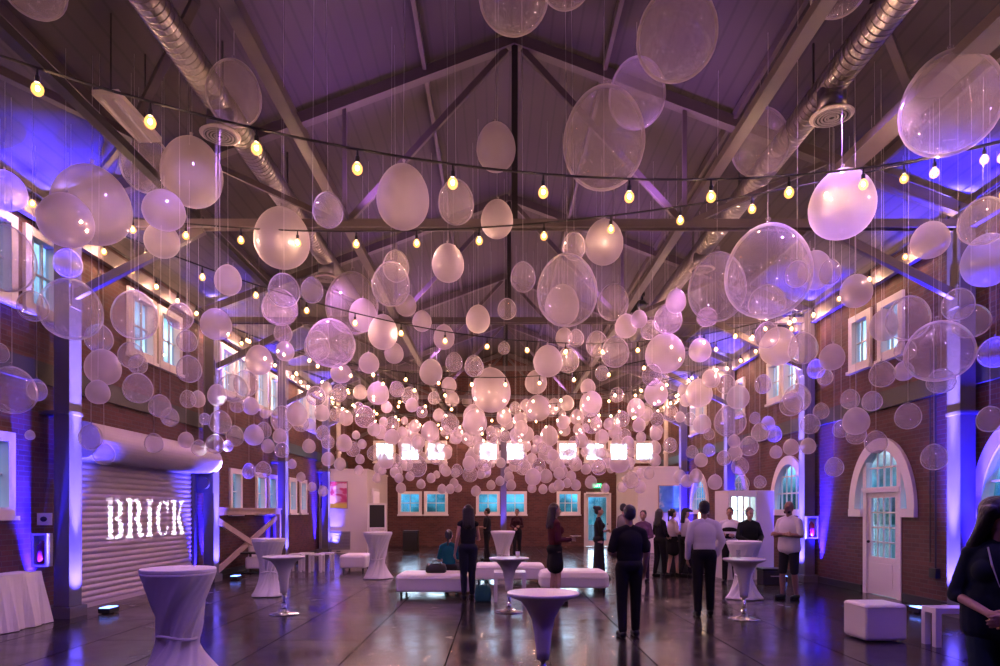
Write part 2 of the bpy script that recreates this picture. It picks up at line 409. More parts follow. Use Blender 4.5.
    for (hp, kn, an) in legs():
        caps(bm, hp, kn, .082 if not f else .086, .054); caps(bm, kn, kn.lerp(an, .35), .05, .056 if not f else .05); caps(bm, kn.lerp(an, .35), an, .056 if not f else .05, .036)
        caps(bm, (an.x, an.y+.03, .048), (an.x*1.1, an.y-.14, .034), .038, .032)
    me = fuse(bm, vox*.8)
    body = link('body', me, skin(skin_c), root)
    eyem = pbr('eye', (.02, .015, .012), 0.2)
    for q in (-1, 1):
        bm = BM(); p = hd((q*.03, -.083, 1.652)); ell(bm, p, (.011, .008, .006), 8, 6); obj('eye', bm, eyem, root, smooth=True)
    # clothes
    tc, sl = top
    bm = BM(); torso(bm, .014, hips=False)
    if not tucked:
        for q in (-.07, 0, .07): caps(bm, up((q*bw, .005, 1.08)), up((q*bw, .008, .93)), .118*bw, (.133 if not f else .118)*bw)
    to = {'none': 0, 'short': .42, 'elbow': .55, 'long': .98}[sl]
    if to:
        for sg, kind in ((1, arms[0]), (-1, arms[1])): arm(bm, sg, kind, .011, to=to, loose=.006)
    link('shirt' if bottom[0] != 'dress' else 'dress_top', fuse(bm, vox, 7), fabric('shirt_fabric', tc), root)
    kind, bc = bottom
    bm = BM()
    if kind in ('trousers', 'shorts', 'jeans'):
        ell(bm, (0, .01, .96+drop), ((.184 if tucked else .17)*bw if not f else .186, (.136 if tucked else .122)*bw, .12)); caps(bm, (-.06*bw, .0, .965+drop), (.06*bw, .0, .965+drop), (.108 if tucked else .1)*bw, (.108 if tucked else .1)*bw)
        for (hp, kn, an) in legs():
            hp2 = hp+Vector((0, .008, .0))
            caps(bm, hp2, kn, .1, .073)
            if kind != 'shorts': caps(bm, kn, an+Vector((0, 0, .03)), .073, .06 if not f else .05)
    else:
        ell(bm, (0, .01, .96), (.186, .136, .12))
        hem = .58 if kind == 'skirt' else (.12 if kind == 'gown' else .5)
        for q in (-.05, 0, .05): caps(bm, (q, .0, .98), (q*1.4, .0, hem+.1), .115, .15 if kind != 'gown' else .17, sy=.85)
    link({'trousers': 'trousers', 'jeans': 'trousers', 'shorts': 'shorts', 'skirt': 'skirt', 'gown': 'skirt', 'dress': 'skirt'}[kind], fuse(bm, vox, 6), fabric('lower_fabric', bc), root)
    for (hp, kn, an) in legs():
        bm = BM(); caps(bm, (an.x, an.y+.035, .05), (an.x*1.1, an.y-.15, .038), .047, .04); caps(bm, (an.x, an.y+.03, .022), (an.x*1.1, an.y-.16, .02), .036, .034)
        link('shoe', fuse(bm, vox), fabric('shoe_leather', shoes, .5), root)
    hc, hs = hair
    if hs != 'bald':
        bm = BM(); hell(bm, (0, .022, 1.685), (.083, .092, .092)); hell(bm, (0, .045, 1.645), (.078, .072, .085))
        if hs == 'long':
            for k in range(9):
                a = PI*k/8; x, y = .075*math.cos(a), .03+.06*math.sin(a)
                caps(bm, hd((x, y, 1.68)), up((x*1.25, y+.045, 1.36+.03*math.sin(k*2.1))), .035, .026)
        if hs == 'mane':
            hell(bm, (0, .02, 1.69), (.098, .105, .1))
            for k in range(13):
                a = PI*k/12; x, y = .088*math.cos(a), -.01+.09*math.sin(a); w = .02*math.sin(k*2.3)
                m = up((x*1.55, y*1.1+.02, 1.44+w)); caps(bm, hd((x, y, 1.69)), m, .04, .048); caps(bm, m, up((x*1.6, y*1.1+.0, 1.22+w)), .048, .03)
        if hs == 'bun': hell(bm, (0, .10, 1.73), (.052, .05, .05))
        if hs == 'tail': caps(bm, hd((0, .12, 1.70)), up((0, .135, 1.45)), .034, .02)
        if hs == 'cap': hell(bm, (0, -.03, 1.70), (.086, .12, .05)); caps(bm, hd((0, -.11, 1.69)), hd((0, -.16, 1.68)), .04, .03); [caps(bm, hd((x, .07, 1.66)), up((x*1.2, .1, 1.4)), .04, .03) for x in (-.05, 0, .05)]
        link('hair' if hs != 'cap' else 'hair_and_cap', fuse(bm, vox), pbr('hair', hc, .5, bump=.4, scale=40), root)
    if extra: extra(root, up)
    return root
BK = (.012, .011, .013)
def floorp(px, py): return G(px, py)
def beard(root, up):
    bm = BM(); caps(bm, up((-.04, -.05, 1.565)), up((.04, -.05, 1.565)), .03, .03); link('beard', fuse(bm, .01), pbr('beard_hair', (.02, .012, .01), .6), root)
def vest(root, up):
    bm = BM()
    ell(bm, up((0, 0, 1.1)), (.168, .132, .17)); ell(bm, up((0, .005, 1.26)), (.19, .138, .15)); link('waistcoat', fuse(bm, .012), fabric('waistcoat_fabric', BK), root)
def lanyard(root, up):
    bm = BM(); tube(bm, [up((-.06, -.10, 1.45)), up((-.04, -.14, 1.34)), up((0, -.155, 1.2)), up((.04, -.14, 1.34)), up((.06, -.10, 1.45))], .006, 6); obj('lanyard', bm, fabric('lanyard_cloth', (.6, .6, .62)), root)
person('long-haired woman in dark top and jeans, back turned, standing before the left bench', floorp(468, 599), PI+.25, 1.70, 'f', ('down', 'hold'), ((.012,.012,.016), 'none'), ('jeans', (.014,.016,.03)), ((.012,.009,.008), 'long'), step=.03)
person('woman in a teal top sitting on the white bench with her back turned', (*G(449, 590).xy, -.03), PI-.1, 1.66, 'f', ('front', 'front'), ((.006,.085,.11), 'short'), ('trousers', BK), ((.012,.009,.008), 'tail'), seated=True)
person('man in black standing left of the far covered table', floorp(487, 561), -PI/2-.3, 1.68, 'm', ('hold', 'down'), (BK, 'short'), ('trousers', BK), skin_c=(.35,.2,.16))
person('woman in dark maroon holding a plate, right of the far covered table', floorp(517, 557), -.2, 1.66, 'f', ('hold', 'front'), ((.04,.012,.02), 'long'), ('trousers', BK), ((.02,.012,.01), 'bun'))
person('smiling long-haired woman in burgundy top and short black skirt, holding a small plate', floorp(555, 604), PI/2+.25, 1.72, 'f', ('hold', 'hold'), ((.075,.012,.02), 'long'), ('skirt', BK), ((.03,.015,.01), 'long'), skin_c=(.55,.33,.26), step=.03)
person('woman in a long dark dress with pinned-up hair, arms folded before the far glass door', floorp(599, 579), PI/2, 1.70, 'f', ('cross', 'cross'), (BK, 'elbow'), ('gown', BK), ((.015,.01,.01), 'bun'), skin_c=(.42,.25,.2))
person('man all in black, back turned, standing nearest the middle of the floor', floorp(629, 637), PI+.12, 1.66, 'm', ('front', 'down'), (BK, 'short'), ('trousers', BK), ((.01,.008,.008), 'short'), step=.05, skin_c=(.32,.18,.14))
person('tall man in grey shirt mostly hidden behind the man in black', floorp(624, 571), PI/2+.4, 1.78, 'm', ('front', 'front'), ((.2,.17,.18), 'short'), ('trousers', BK), ((.015,.01,.01), 'short'))
person('woman in purple top, head just right of the man in black', floorp(643, 582), -.5, 1.60, 'f', ('front', 'front'), ((.14,.06,.13), 'long'), ('trousers', (.05,.03,.06)), ((.03,.015,.012), 'bun'))
person('slim woman in black with long dark hair, left of the two in white tops', floorp(660, 577), PI/2+.5, 1.64, 'f', ('front', 'front'), (BK, 'long'), ('trousers', BK), ((.012,.009,.008), 'long'))
person('dark-haired woman in white blouse and black skirt facing right at the bar', floorp(673, 576), PI/2+.3, 1.64, 'f', ('hold', 'hold'), ((.6,.5,.5), 'short'), ('skirt', BK), ((.012,.009,.008), 'tail'), skin_c=(.55,.33,.26))
person('woman in black cap and white shirt beside the white-shirted man', floorp(686, 577), PI/2+.2, 1.66, 'f', ('hold', 'front'), ((.62,.55,.56), 'short'), ('trousers', BK), ((.01,.008,.008), 'cap'), skin_c=(.55,.33,.26))
person('man in white dress shirt and black trousers, back turned, at the bar table', floorp(704, 616), PI-.1, 1.74, 'm', ('down', 'pocket'), ((.66,.6,.66), 'long'), ('trousers', BK), ((.012,.01,.01), 'short'), step=.07, skin_c=(.32,.18,.14))
person('bartender in white shirt and black waistcoat behind the man in the white shirt', floorp(730, 583), -.5, 1.66, 'm', ('hold', 'hold'), ((.68,.64,.68), 'long'), ('trousers', BK), ((.02,.015,.012), 'short'), extra=vest)
person('grey-haired man in black jacket leaning on the covered table by the lit cooler', (*G(748, 589).xy, 0), .1, 1.66, 'm', ('table', 'table'), ((.012,.014,.014), 'long'), ('shorts', (.25,.08,.08)), ((.12,.1,.09), 'short'), lean=.12, skin_c=(.5,.32,.26), build=1.12, tucked=False)
person('man in white t-shirt and dark shorts with folded arms by the right column', floorp(789, 599), -1.0, 1.77, 'm', ('cross', 'cross'), ((.66,.6,.66), 'short'), ('shorts', (.02,.02,.03)), ((.04,.03,.03), 'bald'), skin_c=(.26,.14,.11), step=.05, extra=beard, build=1.05, tucked=False)
person('woman with long dark hair and dark clothes, hands clasped, at the right edge', ((999-VX)*4.2/F, 4.2, 0), -.62, 1.66, 'f', ('clasp', 'clasp'), ((.012,.02,.032), 'elbow'), ('jeans', (.02,.04,.06)), ((.01,.009,.01), 'mane'), skin_c=(.5,.3,.24), vox=.008, extra=lanyard, build=1.15, tucked=False, turn=1.0)
# ------------------------------------------------------------------ room shell
bm = BM(); box(bm, XL-.4, XR+.4, YB-.3, YF+.4, -.2, 0); struct('floor', bm, M['floor'])
bm = BM(); box(bm, -60, 60, -30, 90, -.35, -.22); struct('ground_outside', bm, pbr('lawn', (.03, .07, .05), .9, var=.4, scale=.6))

def wall(name, axis, at, thick, u0, u1, v0, v1, holes, mat, arches=()):
    """A wall in the plane axis=at, from (u0, v0) to (u1, v1), with true rectangular and arched openings."""
    bm = BM()
    us = sorted({u0, u1, *[h[0] for h in holes], *[h[1] for h in holes]}); vs = sorted({v0, v1, *[h[2] for h in holes], *[h[3] for h in holes]})
    def P(u, v, w): return (at+w, u, v) if axis == 'X' else (u, at+w, v)
    def cut(u, v): return any(h[0] < u < h[1] and h[2] < v < h[3] for h in holes)
    solid = {}
    for i in range(len(us)-1):
        for j in range(len(vs)-1):
            solid[i, j] = not cut((us[i]+us[i+1])/2, (vs[j]+vs[j+1])/2)
    def face(*ps): bm.faces.new([bm.verts.new(p) for p in ps])
    for (i, j), s in solid.items():
        if not s: continue
        a, b, c, d = us[i], us[i+1], vs[j], vs[j+1]
        for w in (0, thick): face(P(a, c, w), P(b, c, w), P(b, d, w), P(a, d, w))
        for (di, dj, e) in ((-1, 0, ((a, c), (a, d))), (1, 0, ((b, c), (b, d))), (0, -1, ((a, c), (b, c))), (0, 1, ((a, d), (b, d)))):
            if not solid.get((i+di, j+dj), False):
                (p, q) = e; face(P(*p, 0), P(*q, 0), P(*q, thick), P(*p, thick))
    for (uc, hw, vb, rise) in arches:            # brick spandrels above the arch, filled as strips
        n = 24
        for k in range(n):
            x0, x1 = -1+2*k/n, -1+2*(k+1)/n
            z0, z1 = [vb+rise*math.sqrt(max(0, 1-x*x)) for x in (x0, x1)]
            a, b = uc+hw*x0, uc+hw*x1
            for w in (0, thick): face(P(a, z0, w), P(b, z1, w), P(b, vb+rise, w), P(a, vb+rise, w))
            face(P(a, z0, 0), P(b, z1, 0), P(b, z1, thick), P(a, z0, thick))
    bmesh.ops.remove_doubles(bm, verts=bm.verts[:], dist=1e-4)
    return struct(name, bm, mat)
UPW = [(9.35, 10.15), (13.1, 13.95), (14.2, 15.05), (16.75, 17.4), (17.6, 18.25), (19.75, 20.5), (20.75, 21.5), (23.3, 24.0), (24.2, 24.9)]
UPW_L = [(8.65, 9.4), (9.75, 10.35), (12.45, 13.25), (13.55, 14.35), (16.6, 17.3), (17.55, 18.25), (19.0, 19.8), (20.1, 20.9), (23.0, 23.8), (24.1, 24.9)]
UPW_R = [(8.45, 9.2), (11.95, 12.55), (12.98, 13.58), (16.1, 16.8), (17.05, 17.75), (19.6, 20.3), (20.6, 21.3), (23.2, 23.9), (24.2, 24.9)]
LOW_L = [(8.4, 9.35), (17.15, 17.75), (19.0, 19.6), (20.0, 20.6), (22.0, 22.6), (23.2, 23.8)]
ARCH_R = [9.05, 12.57, 16.55, 20.2, 23.9]
UZ0, UZ1, RZ0, RZ1 = 4.62, 5.66, 4.52, 5.42
LZ0, LZ1 = 1.62, 2.6
AH, AB, AR = .98, 1.62, 1.25                      # arch half width, springing, rise
holesL = [(a, b, UZ0, UZ1) for a, b in UPW_L]+[(a, b, LZ0, LZ1) for a, b in LOW_L]
holesL += [(10.75, 14.85, 0.0, 3.0)]
holesR = [(a, b, RZ0, RZ1) for a, b in UPW_R]+[(y-AH, y+AH, AB, AB+AR) for y in ARCH_R]+[(12.57-.62, 12.57+.62, 0.0, AB)]
wall('wall_left', 'X', XL, -.1, YB, YF+.3, 0, EAVE, holesL, M['brick_side'])
wall('wall_right', 'X', XR, .1, YB, YF+.3, 0, EAVE, holesR, M['brick_side'], [(y, AH, AB, AR) for y in ARCH_R])
def farx(px): return (px-VX)*YF/F
def farz(py): return H+(HY-py)*YF/F
FUP = [384.5, 410, 436, 488, 515.5, 568, 595, 619, 645]
FLOW = [410, 436, 488, 515, 568.5]
holesF = [(farx(x)-.4, farx(x)+.4, farz(460), farz(443)) for x in FUP]+[(farx(x)-.44, farx(x)+.44, farz(512.5), farz(493.5)) for x in FLOW]
holesF += [(farx(585.5), farx(609.5), 0.0, farz(495)), (farx(620), farx(642), 0, farz(495))]
wall('wall_far', 'Y', YF, .3, XL, XR, 0, EAVE, holesF, M['brick_end'])
bm = BM()
for y in (YF, YF+.3):
    bm.faces.new([bm.verts.new(p) for p in ((XL, y, EAVE), (XR, y, EAVE), (XC, y, RIDGE))])
struct('wall_far', bm, M['brick_end'])
bm = BM(); box(bm, XL-.3, XR+.3, YB-.3, YB, 0, RIDGE); struct('wall_back', bm, M['brick_end'])
bm = BM(); t = .18
for (x0, x1) in ((XL-.35, XC), (XC, XR+.35)):
    z0 = EAVE-.13 if x0 < XL else RIDGE; z1 = RIDGE if x0 < XL else EAVE-.13
    v = [bm.verts.new(p) for p in ((x0, YB-.3, z0), (x1, YB-.3, z1), (x1, YF+.4, z1), (x0, YF+.4, z0), (x0, YB-.3, z0+t), (x1, YB-.3, z1+t), (x1, YF+.4, z1+t), (x0, YF+.4, z0+t))]
    for f in ((0,3,2,1),(4,5,6,7),(0,1,5,4),(1,2,6,5),(2,3,7,6),(3,0,4,7)): bm.faces.new([v[i] for i in f])
struct('ceiling', bm, M['roof'])

# columns, trusses, ties
ci = 0
for y in BAYS[1:]:
    for side, x, w in (('left', CL, XL), ('right', CR, XR)):
        sg = 1 if side == 'left' else -1
        bm = BM(); a, b = sorted((x, x-sg*.23))
        box(bm, a, a+.035, y, y+.3, .16, EAVE-.1); box(bm, b-.035, b, y, y+.3, .16, EAVE-.1); box(bm, a+.035, b-.035, y+.0, y+.3, .16, EAVE-.1)
        box(bm, min(x+sg*.05, w), max(x+sg*.05, w), y-.06, y+.36, 0, .16)       # concrete footing
        box(bm, min(x+sg*.012, w), max(x+sg*.012, w), y-.02, y+.32, 3.05, 3.1)  # strap to the wall
        struct('column_'+side, bm, M['column'])
for y in BAYS[1:]+[YF-.25]:
    bm = BM(); up = (0, 1, 0)
    for dy in (-.07, .07):
        bar(bm, (XL, y+dy+.1, CHORD), (XR, y+dy+.1, CHORD), .03, .12, (0, 0, 1))
    bar(bm, (XL, y+.1, EAVE-.22), (XC, y+.1, RIDGE-.16), .16, .16); bar(bm, (XR, y+.1, EAVE-.22), (XC, y+.1, RIDGE-.16), .16, .16)
    for s in (-1, 1):
        xt = XC+s*2.56; xm = XC+s*4.75
        bar(bm, (XC+s*.12, y+.1, RIDGE-.3), (xt, y+.1, CHORD), .07, .09)
        bar(bm, (xt, y+.1, CHORD), (xt, y+.1, roof_z(xt)-.2), .06, .06)
        bar(bm, (xt, y+.1, CHORD), (xm, y+.1, roof_z(xm)-.2), .07, .08)
        bar(bm, (xm, y+.1, CHORD), (xm, y+.1, roof_z(xm)-.2), .06, .06)
        xcol = CL if s < 0 else CR
        bar(bm, (xcol-s*.0, y+.13, CHORD-1.05), (XC+s*4.7, y+.13, CHORD-.05), .09, .13)  # knee brace
        box(bm, min(xcol, xcol-s*.02), max(xcol, xcol-s*.02), y+.03, y+.23, CHORD-1.25, CHORD-.9)
    struct('trim_truss', bm, M['steel'])
    bm = BM(); bar(bm, (XC, y+.1, CHORD), (XC, y+.1, RIDGE-.2), .09, .09); struct('trim_king_post', bm, M['dark_steel'])
bm = BM()
for s in (-1, 1): bar(bm, (XC+s*2.56, YB, CHORD+.07), (XC+s*2.56, YF, CHORD+.07), .14, .1)
struct('trim_tie', bm, M['steel'])
bm = BM()
for s in (-1, 1):
    for d in (1.35, 3.3, 5.4): bar(bm, (XC+s*d, YB, roof_z(XC+s*d)-.1), (XC+s*d, YF, roof_z(XC+s*d)-.08), .06, .13)
struct('trim_purlin', bm, M['steel'])
bm = BM(); bar(bm, (-4.54, YB, H+4.42), (-4.54, YF, H+4.42), .12, .1); struct('trim_rail', bm, M['dark_steel'])
bm = BM()
for x, s in ((XL, 1), (XR, -1)):
    bar(bm, (x+s*.12, YB, EAVE-.3), (x+s*.12, YF, EAVE-.3), .1, .25)
struct('trim_eave', bm, M['steel'])
bm = BM(); J = U(130, 135, 8.4)
bar(bm, (-6.2, 5.8, J.z), J, .1, .1); bar(bm, J+Vector((.0, 0, 0)), U(151, 88, 8.0), .08, .08); bar(bm, U(151, 90, 8.0), U(196, 0, 7.2), .09, .07); bar(bm, J, U(100, 172, 9.6), .07, .07); bar(bm, J, U(118, 172, 9.8), .07, .07)
struct('trim_brace', bm, M['steel'])
bm = BM(); bar(bm, U(909, 88, 8.0), U(874, 0, 7.2), .09, .07); bar(bm, U(909, 88, 8.0), U(918, 125, 8.6), .08, .08); struct('trim_brace', bm, M['steel'])
for x, s in ((XL, 1), (XR, -1)):
    bm = BM(); box(bm, min(x, x+s*.07), max(x, x+s*.07), YB, YF, 3.5, 3.82); struct('trim_ledge', bm, M['dark_steel'])
for x, s, nm in ((XL, 1, 'left'), (XR, -1, 'right')):
    segs = [(YB, 10.7), (14.9, YF)] if s > 0 else [(YB, 11.9), (13.25, YF)]
    bm = BM()
    for a, b in segs: box(bm, min(x, x+s*.03), max(x, x+s*.03), a, b, 0, .14)
    struct('baseboard_'+nm, bm, M['dark_steel'])
# central steel post with bracket arms
bm = BM(); yc = 25.1; box(bm, .1, .32, yc-.11, yc+.11, 0, CHORD); box(bm, -.02, .44, yc-.2, yc+.2, 0, .12)
for s in (-1, 1): bar(bm, (.21+s*.1, yc, 4.3), (.21+s*.38, yc, 4.72), .07, .09)
box(bm, -.2, .62, yc-.08, yc+.08, 4.72, 4.82); struct('column_centre', bm, M['column'])

# windows: frame with head and sill as one mesh, muntins and pane below it
wi = [0]
def window(axis, at, s, a, b, z0, z1, nu, nv, deep=.12):
    wi[0] += 1
    def B(bm, u0, u1, v0, v1, w0, w1):
        lo, hi = sorted((at+s*w0, at+s*w1))
        if axis == 'X': box(bm, lo, hi, u0, u1, v0, v1)
        else: box(bm, u0, u1, lo, hi, v0, v1)
    bm = BM(); t = .1
    B(bm, a-t, a+.03, z0-t, z1+t, -deep, .05); B(bm, b-.03, b+t, z0-t, z1+t, -deep, .05)
    B(bm, a+.03, b-.03, z1-.03, z1+t, -deep, .05); B(bm, a+.03, b-.03, z0-t, z0+.03, -deep, .05); B(bm, a-t-.03, b+t+.03, z0-t-.05, z0-t+.01, -.02, .09)
    f = struct('window_%d' % wi[0], bm, M['trimw'])
    bm = BM()
    for i in range(1, nu):
        u = a+(b-a)*i/nu; B(bm, u-.014, u+.014, z0, z1, -.09, -.05)
    for j in range(1, nv):
        v = z0+(z1-z0)*j/nv; B(bm, a, b, v-.014, v+.014, -.088, -.052)
    obj('muntins', bm, M['trimw'], f)
    bm = BM(); B(bm, a+.02, b-.02, z0+.02, z1-.02, -.078, -.07); obj('pane', bm, M['glass'], f)
for a, b in UPW_L: window('X', XL, 1, a, b, UZ0, UZ1, 3, 2)
for a, b in LOW_L: window('X', XL, 1, a, b, LZ0, LZ1, 2, 2)
for a, b in UPW_R: window('X', XR, -1, a, b, RZ0, RZ1, 3, 2)
for x in FUP: window('Y', YF, -1, farx(x)-.4, farx(x)+.4, farz(460), farz(443), 2, 1)
for x in FLOW: window('Y', YF, -1, farx(x)-.44, farx(x)+.44, farz(512.5), farz(493.5), 2 if x < 550 else 3, 2)
def archwin(y, door=False):
    wi[0] += 1; n = 28
    def ring(k, w): return [(y+AH*k*math.cos(PI*i/n), AB+(AR+(k-1)*AH)*math.sin(PI*i/n)) for i in range(n+1)]
    bm = BM(); o, i_ = ring(1.1, 0), ring(.88, 0)
    for w0, w1 in ((-.06, .12),):
        vs = [[bm.verts.new((XR+w, u, v)) for (u, v) in r] for r in (o, i_) for w in (w0, w1)]
        for k in range(n):
            for p, q in ((0, 1), (1, 3), (3, 2), (2, 0)): bm.faces.new((vs[p][k], vs[p][k+1], vs[q][k+1], vs[q][k]))
    for sgn in (-1, 1):
        lo, hi = sorted((y+sgn*(.62 if door else 0.0), y+sgn*AH*1.1)); box(bm, XR-.07, XR+.12, lo, hi, AB-.13, AB+.02)
    f = struct('window_%d' % wi[0], bm, M['trimw'])
    bm = BM()
    xs = [-.55, -.275, 0, .275, .55] if not door else [-.22, .0, .22]
    for u in xs: box(bm, XR+.04, XR+.07, y+u-.015, y+u+.015, (AB if not door else 2.0), AB+AR*math.sqrt(1-(u/AH)**2)-.05)
    for v in ([AB+.42, AB+.84] if not door else [2.42]):
        hw = AH*math.sqrt(max(0, 1-((v-AB)/AR)**2))-.06
        if door: hw = min(hw, .5)
        box(bm, XR+.042, XR+.068, y-hw, y+hw, v-.016, v+.016)
    if door:
        for sgn in (-1, 1):
            lo, hi = sorted((y+sgn*.5, y+sgn*.62)); box(bm, XR-.02, XR+.1, lo, hi, 0, 2.66)
            u = y+sgn*.78; box(bm, XR+.04, XR+.07, min(u, u+.02), max(u, u+.02), AB, AB+.72)
            box(bm, XR+.042, XR+.068, min(y+sgn*.62, y+sgn*.93), max(y+sgn*.62, y+sgn*.93), AB+.4, AB+.43)
        box(bm, XR-.04, XR+.1, y-.6, y+.6, 1.95, 2.05)
    obj('muntins', bm, M['trimw'], f)
    bm = BM(); r = ring(.93, 0)
    vs = [[bm.verts.new((XR+w, u, v)) for (u, v) in r] for w in (.05, .058)]
    bm.faces.new(vs[0]); bm.faces.new(vs[1][::-1]); obj('pane', bm, M['glass'], f)
for y in ARCH_R: archwin(y, abs(y-12.57) < .01)
# glazed door in the right wall
def glazed_door(name, P, w, h, mat, panel, nu, nv):
    """P(u, v, w) -> world; u across, v up, w depth"""
    def B(bm, u0, u1, v0, v1, a, b):
        p, q = P(u0, v0, a), P(u1, v1, b); box(bm, *[c for k in range(3) for c in sorted((p[k], q[k]))])
    bm = BM(); t = .11
    B(bm, 0, t, 0, h, 0, .05); B(bm, w-t, w, 0, h, 0, .05); B(bm, t, w-t, h-t, h, 0, .05); B(bm, t, w-t, 0, panel, 0, .05)
    if panel > .3: B(bm, t+.08, w-t-.08, .16, panel-.12, -.012, 0)
    f = struct(name, bm, mat)
    bm = BM()
    for i in range(1, nu):
        u = t+(w-2*t)*i/nu; B(bm, u-.014, u+.014, panel, h-t, .01, .04)
    for j in range(1, nv):
        v = panel+(h-t-panel)*j/nv; B(bm, t, w-t, v-.014, v+.014, .011, .039)
    obj('muntins', bm, mat, f)
    bm = BM(); B(bm, t-.01, w-t+.01, panel-.01, h-t+.01, .022, .028); obj('pane', bm, M['glass'], f)
    bm = BM(); c = P(w-.06, 1.0, -.03); ell(bm, c, (.03, .03, .03), 10, 8); obj('door_knob', bm, M['dark_steel'], f, smooth=True)
    return f
glazed_door('door_1', lambda u, v, w: (XR+.02+w, 12.07+u, v+.01), 1.0, 1.95, M['trimw'], .72, 4, 4)
glazed_door('door_2', lambda u, v, w: (farx(586)+u, YF+.05+w, v+.01), farx(609)-farx(586), farz(495), M['trimw'], .25, 1, 1)
bm = BM(); x0, x1 = farx(584), farx(611)
box(bm, x0, x0+.09, YF-.05, YF+.05, 0, farz(493)); box(bm, x1-.09, x1, YF-.05, YF+.05, 0, farz(493)); box(bm, x0+.09, x1-.09, YF-.05, YF+.05, farz(494.5), farz(492)); struct('trim_door_frame', bm, M['trimw'])
bm = BM(); x0, x1 = farx(619), farx(643); box(bm, x0, x1, YF-.03, YF+.05, 0, farz(494))
for i in range(2):
    for j in range(3): box(bm, x0+.1+i*.5, x0+.48+i*.5, YF-.05, YF-.03, .2+j*.68, .75+j*.68)
d3 = struct('door_3', bm, M['white'])
bm = BM(); ell(bm, (x0+.1, YF-.07, 1.0), (.035, .035, .035), 10, 8); obj('door_knob', bm, M['chrome'], d3)

# service rooms built into the far corners
BY = 25.6
def block(name, x0, x1, z, mat):
    bm = BM(); box(bm, x0, x1, BY, YF, 0, z); box(bm, x0-.03, x1+.03, BY-.03, YF, z, z+.06); return struct(name, bm, mat)
block('wall_service_room_left', XL+.01, -5.0, 3.15, M['plaster']); block('wall_service_room_right', 5.35, XR-.01, 3.25, M['plaster'])
def picture(label, px0, px1, py0, py1, mat):
    p, q = U(px0, py1, BY-.06), U(px1, py0, BY-.06)
    f = empty('painting', ((p.x+q.x)/2, BY-.06, p.z), label, 'painting')
    w, h = (q.x-p.x)/2, q.z-p.z
    bm = BM(); box(bm, -w, w, -.02, .03, 0, h); obj('canvas', bm, mat, f)
    bm = BM(); t = .03
    for a in ((-w-t, -w, -t, h+t), (w, w+t, -t, h+t)): box(bm, a[0], a[1], -.03, .03, a[2], a[3])
    box(bm, -w, w, -.03, .03, -t, 0); box(bm, -w, w, -.03, .03, h, h+t); obj('frame', bm, M['wood'], f)
picture('square painting of red and pink forms on the left white block', 321, 347, 482, 508, M['art_warm'])
picture('square blue painting on the right white block', 659, 685, 486, 512, M['art_blue'])
g = empty('wall_grille', (U(338, 552, BY-.03).x, BY-.01, .12), 'grey louvred grille low on the left white block', 'vent')
bm = BM(); box(bm, -.47, .47, -.03, .0, 0, .04); box(bm, -.47, .47, -.03, 0, .66, .7); box(bm, -.47, -.43, -.03, 0, .04, .66); box(bm, .43, .47, -.03, 0, .04, .66); box(bm, -.43, .43, -.008, 0, .04, .66); obj('frame', bm, M['grey'], g)
bm = BM()
for k in range(11): bar(bm, (-.43, -.02, .08+.055*k), (.43, -.02, .08+.055*k), .02, .035, (0, -.6, 1))
obj('louvres', bm, M['grey'], g)
# doorway on the side of the left block, with white drape and a dark screen standing before it
bm = BM(); X = -4.97
for a, b in ((26.3, 26.4), (27.6, 27.7)): box(bm, X, X+.06, a, b, 0, 2.5)
box(bm, X, X+.06, 26.4, 27.6, 2.38, 2.5); struct('trim_doorway', bm, M['white'])
bm = BM(); ys = [26.42+1.16*k/60 for k in range(61)]
v0 = [[bm.verts.new((X+.06+.03*math.sin(k*1.1)+w, y, z)) for k, y in enumerate(ys)] for z, w in ((.03, 0), (2.38, 0), (2.38, .012), (.03, .012))]
for a in range(4):
    for k in range(60): bm.faces.new((v0[a][k], v0[a][k+1], v0[(a+1) % 4][k+1], v0[(a+1) % 4][k]))
tag(obj('curtain', bm, M['cloth'], smooth=True), 'white drape filling the doorway beside the left white block', 'curtain')
s = empty('display_screen', (U(377, 545, 24.6).x, 24.6, 0), 'tall dark display in a white frame beside the left white block', 'screen', rotz=.2)
bm = BM(); box(bm, -.27, .27, -.02, .03, 1.0, 1.82); obj('panel', bm, M['black'], s)
bm = BM()
for q in (-1, 1): box(bm, q*.3-.03, q*.3+.03, -.03, .04, 0, 1.88)
box(bm, -.27, .27, -.03, .04, 1.82, 1.88); box(bm, -.27, .27, -.03, .04, .94, 1.0); box(bm, -.35, .35, -.2, .2, 0, .03); obj('stand', bm, M['white'], s)
# pale service pipes rising from the service rooms to the roof
for px, r in ((326, .06), (338.5, .09), (666, .09), (685, .05)):
    X = (px-VX)*27.0/F
    bm = BM(); tube(bm, [(X, 27, 3.15), (X, 27, roof_z(X)-.05)], r, 12); tube(bm, [(X, 27, 3.9), (X, 27, 4.0)], r*1.35, 12); struct('trim_pipe', bm, M['plaster'], smooth=True)

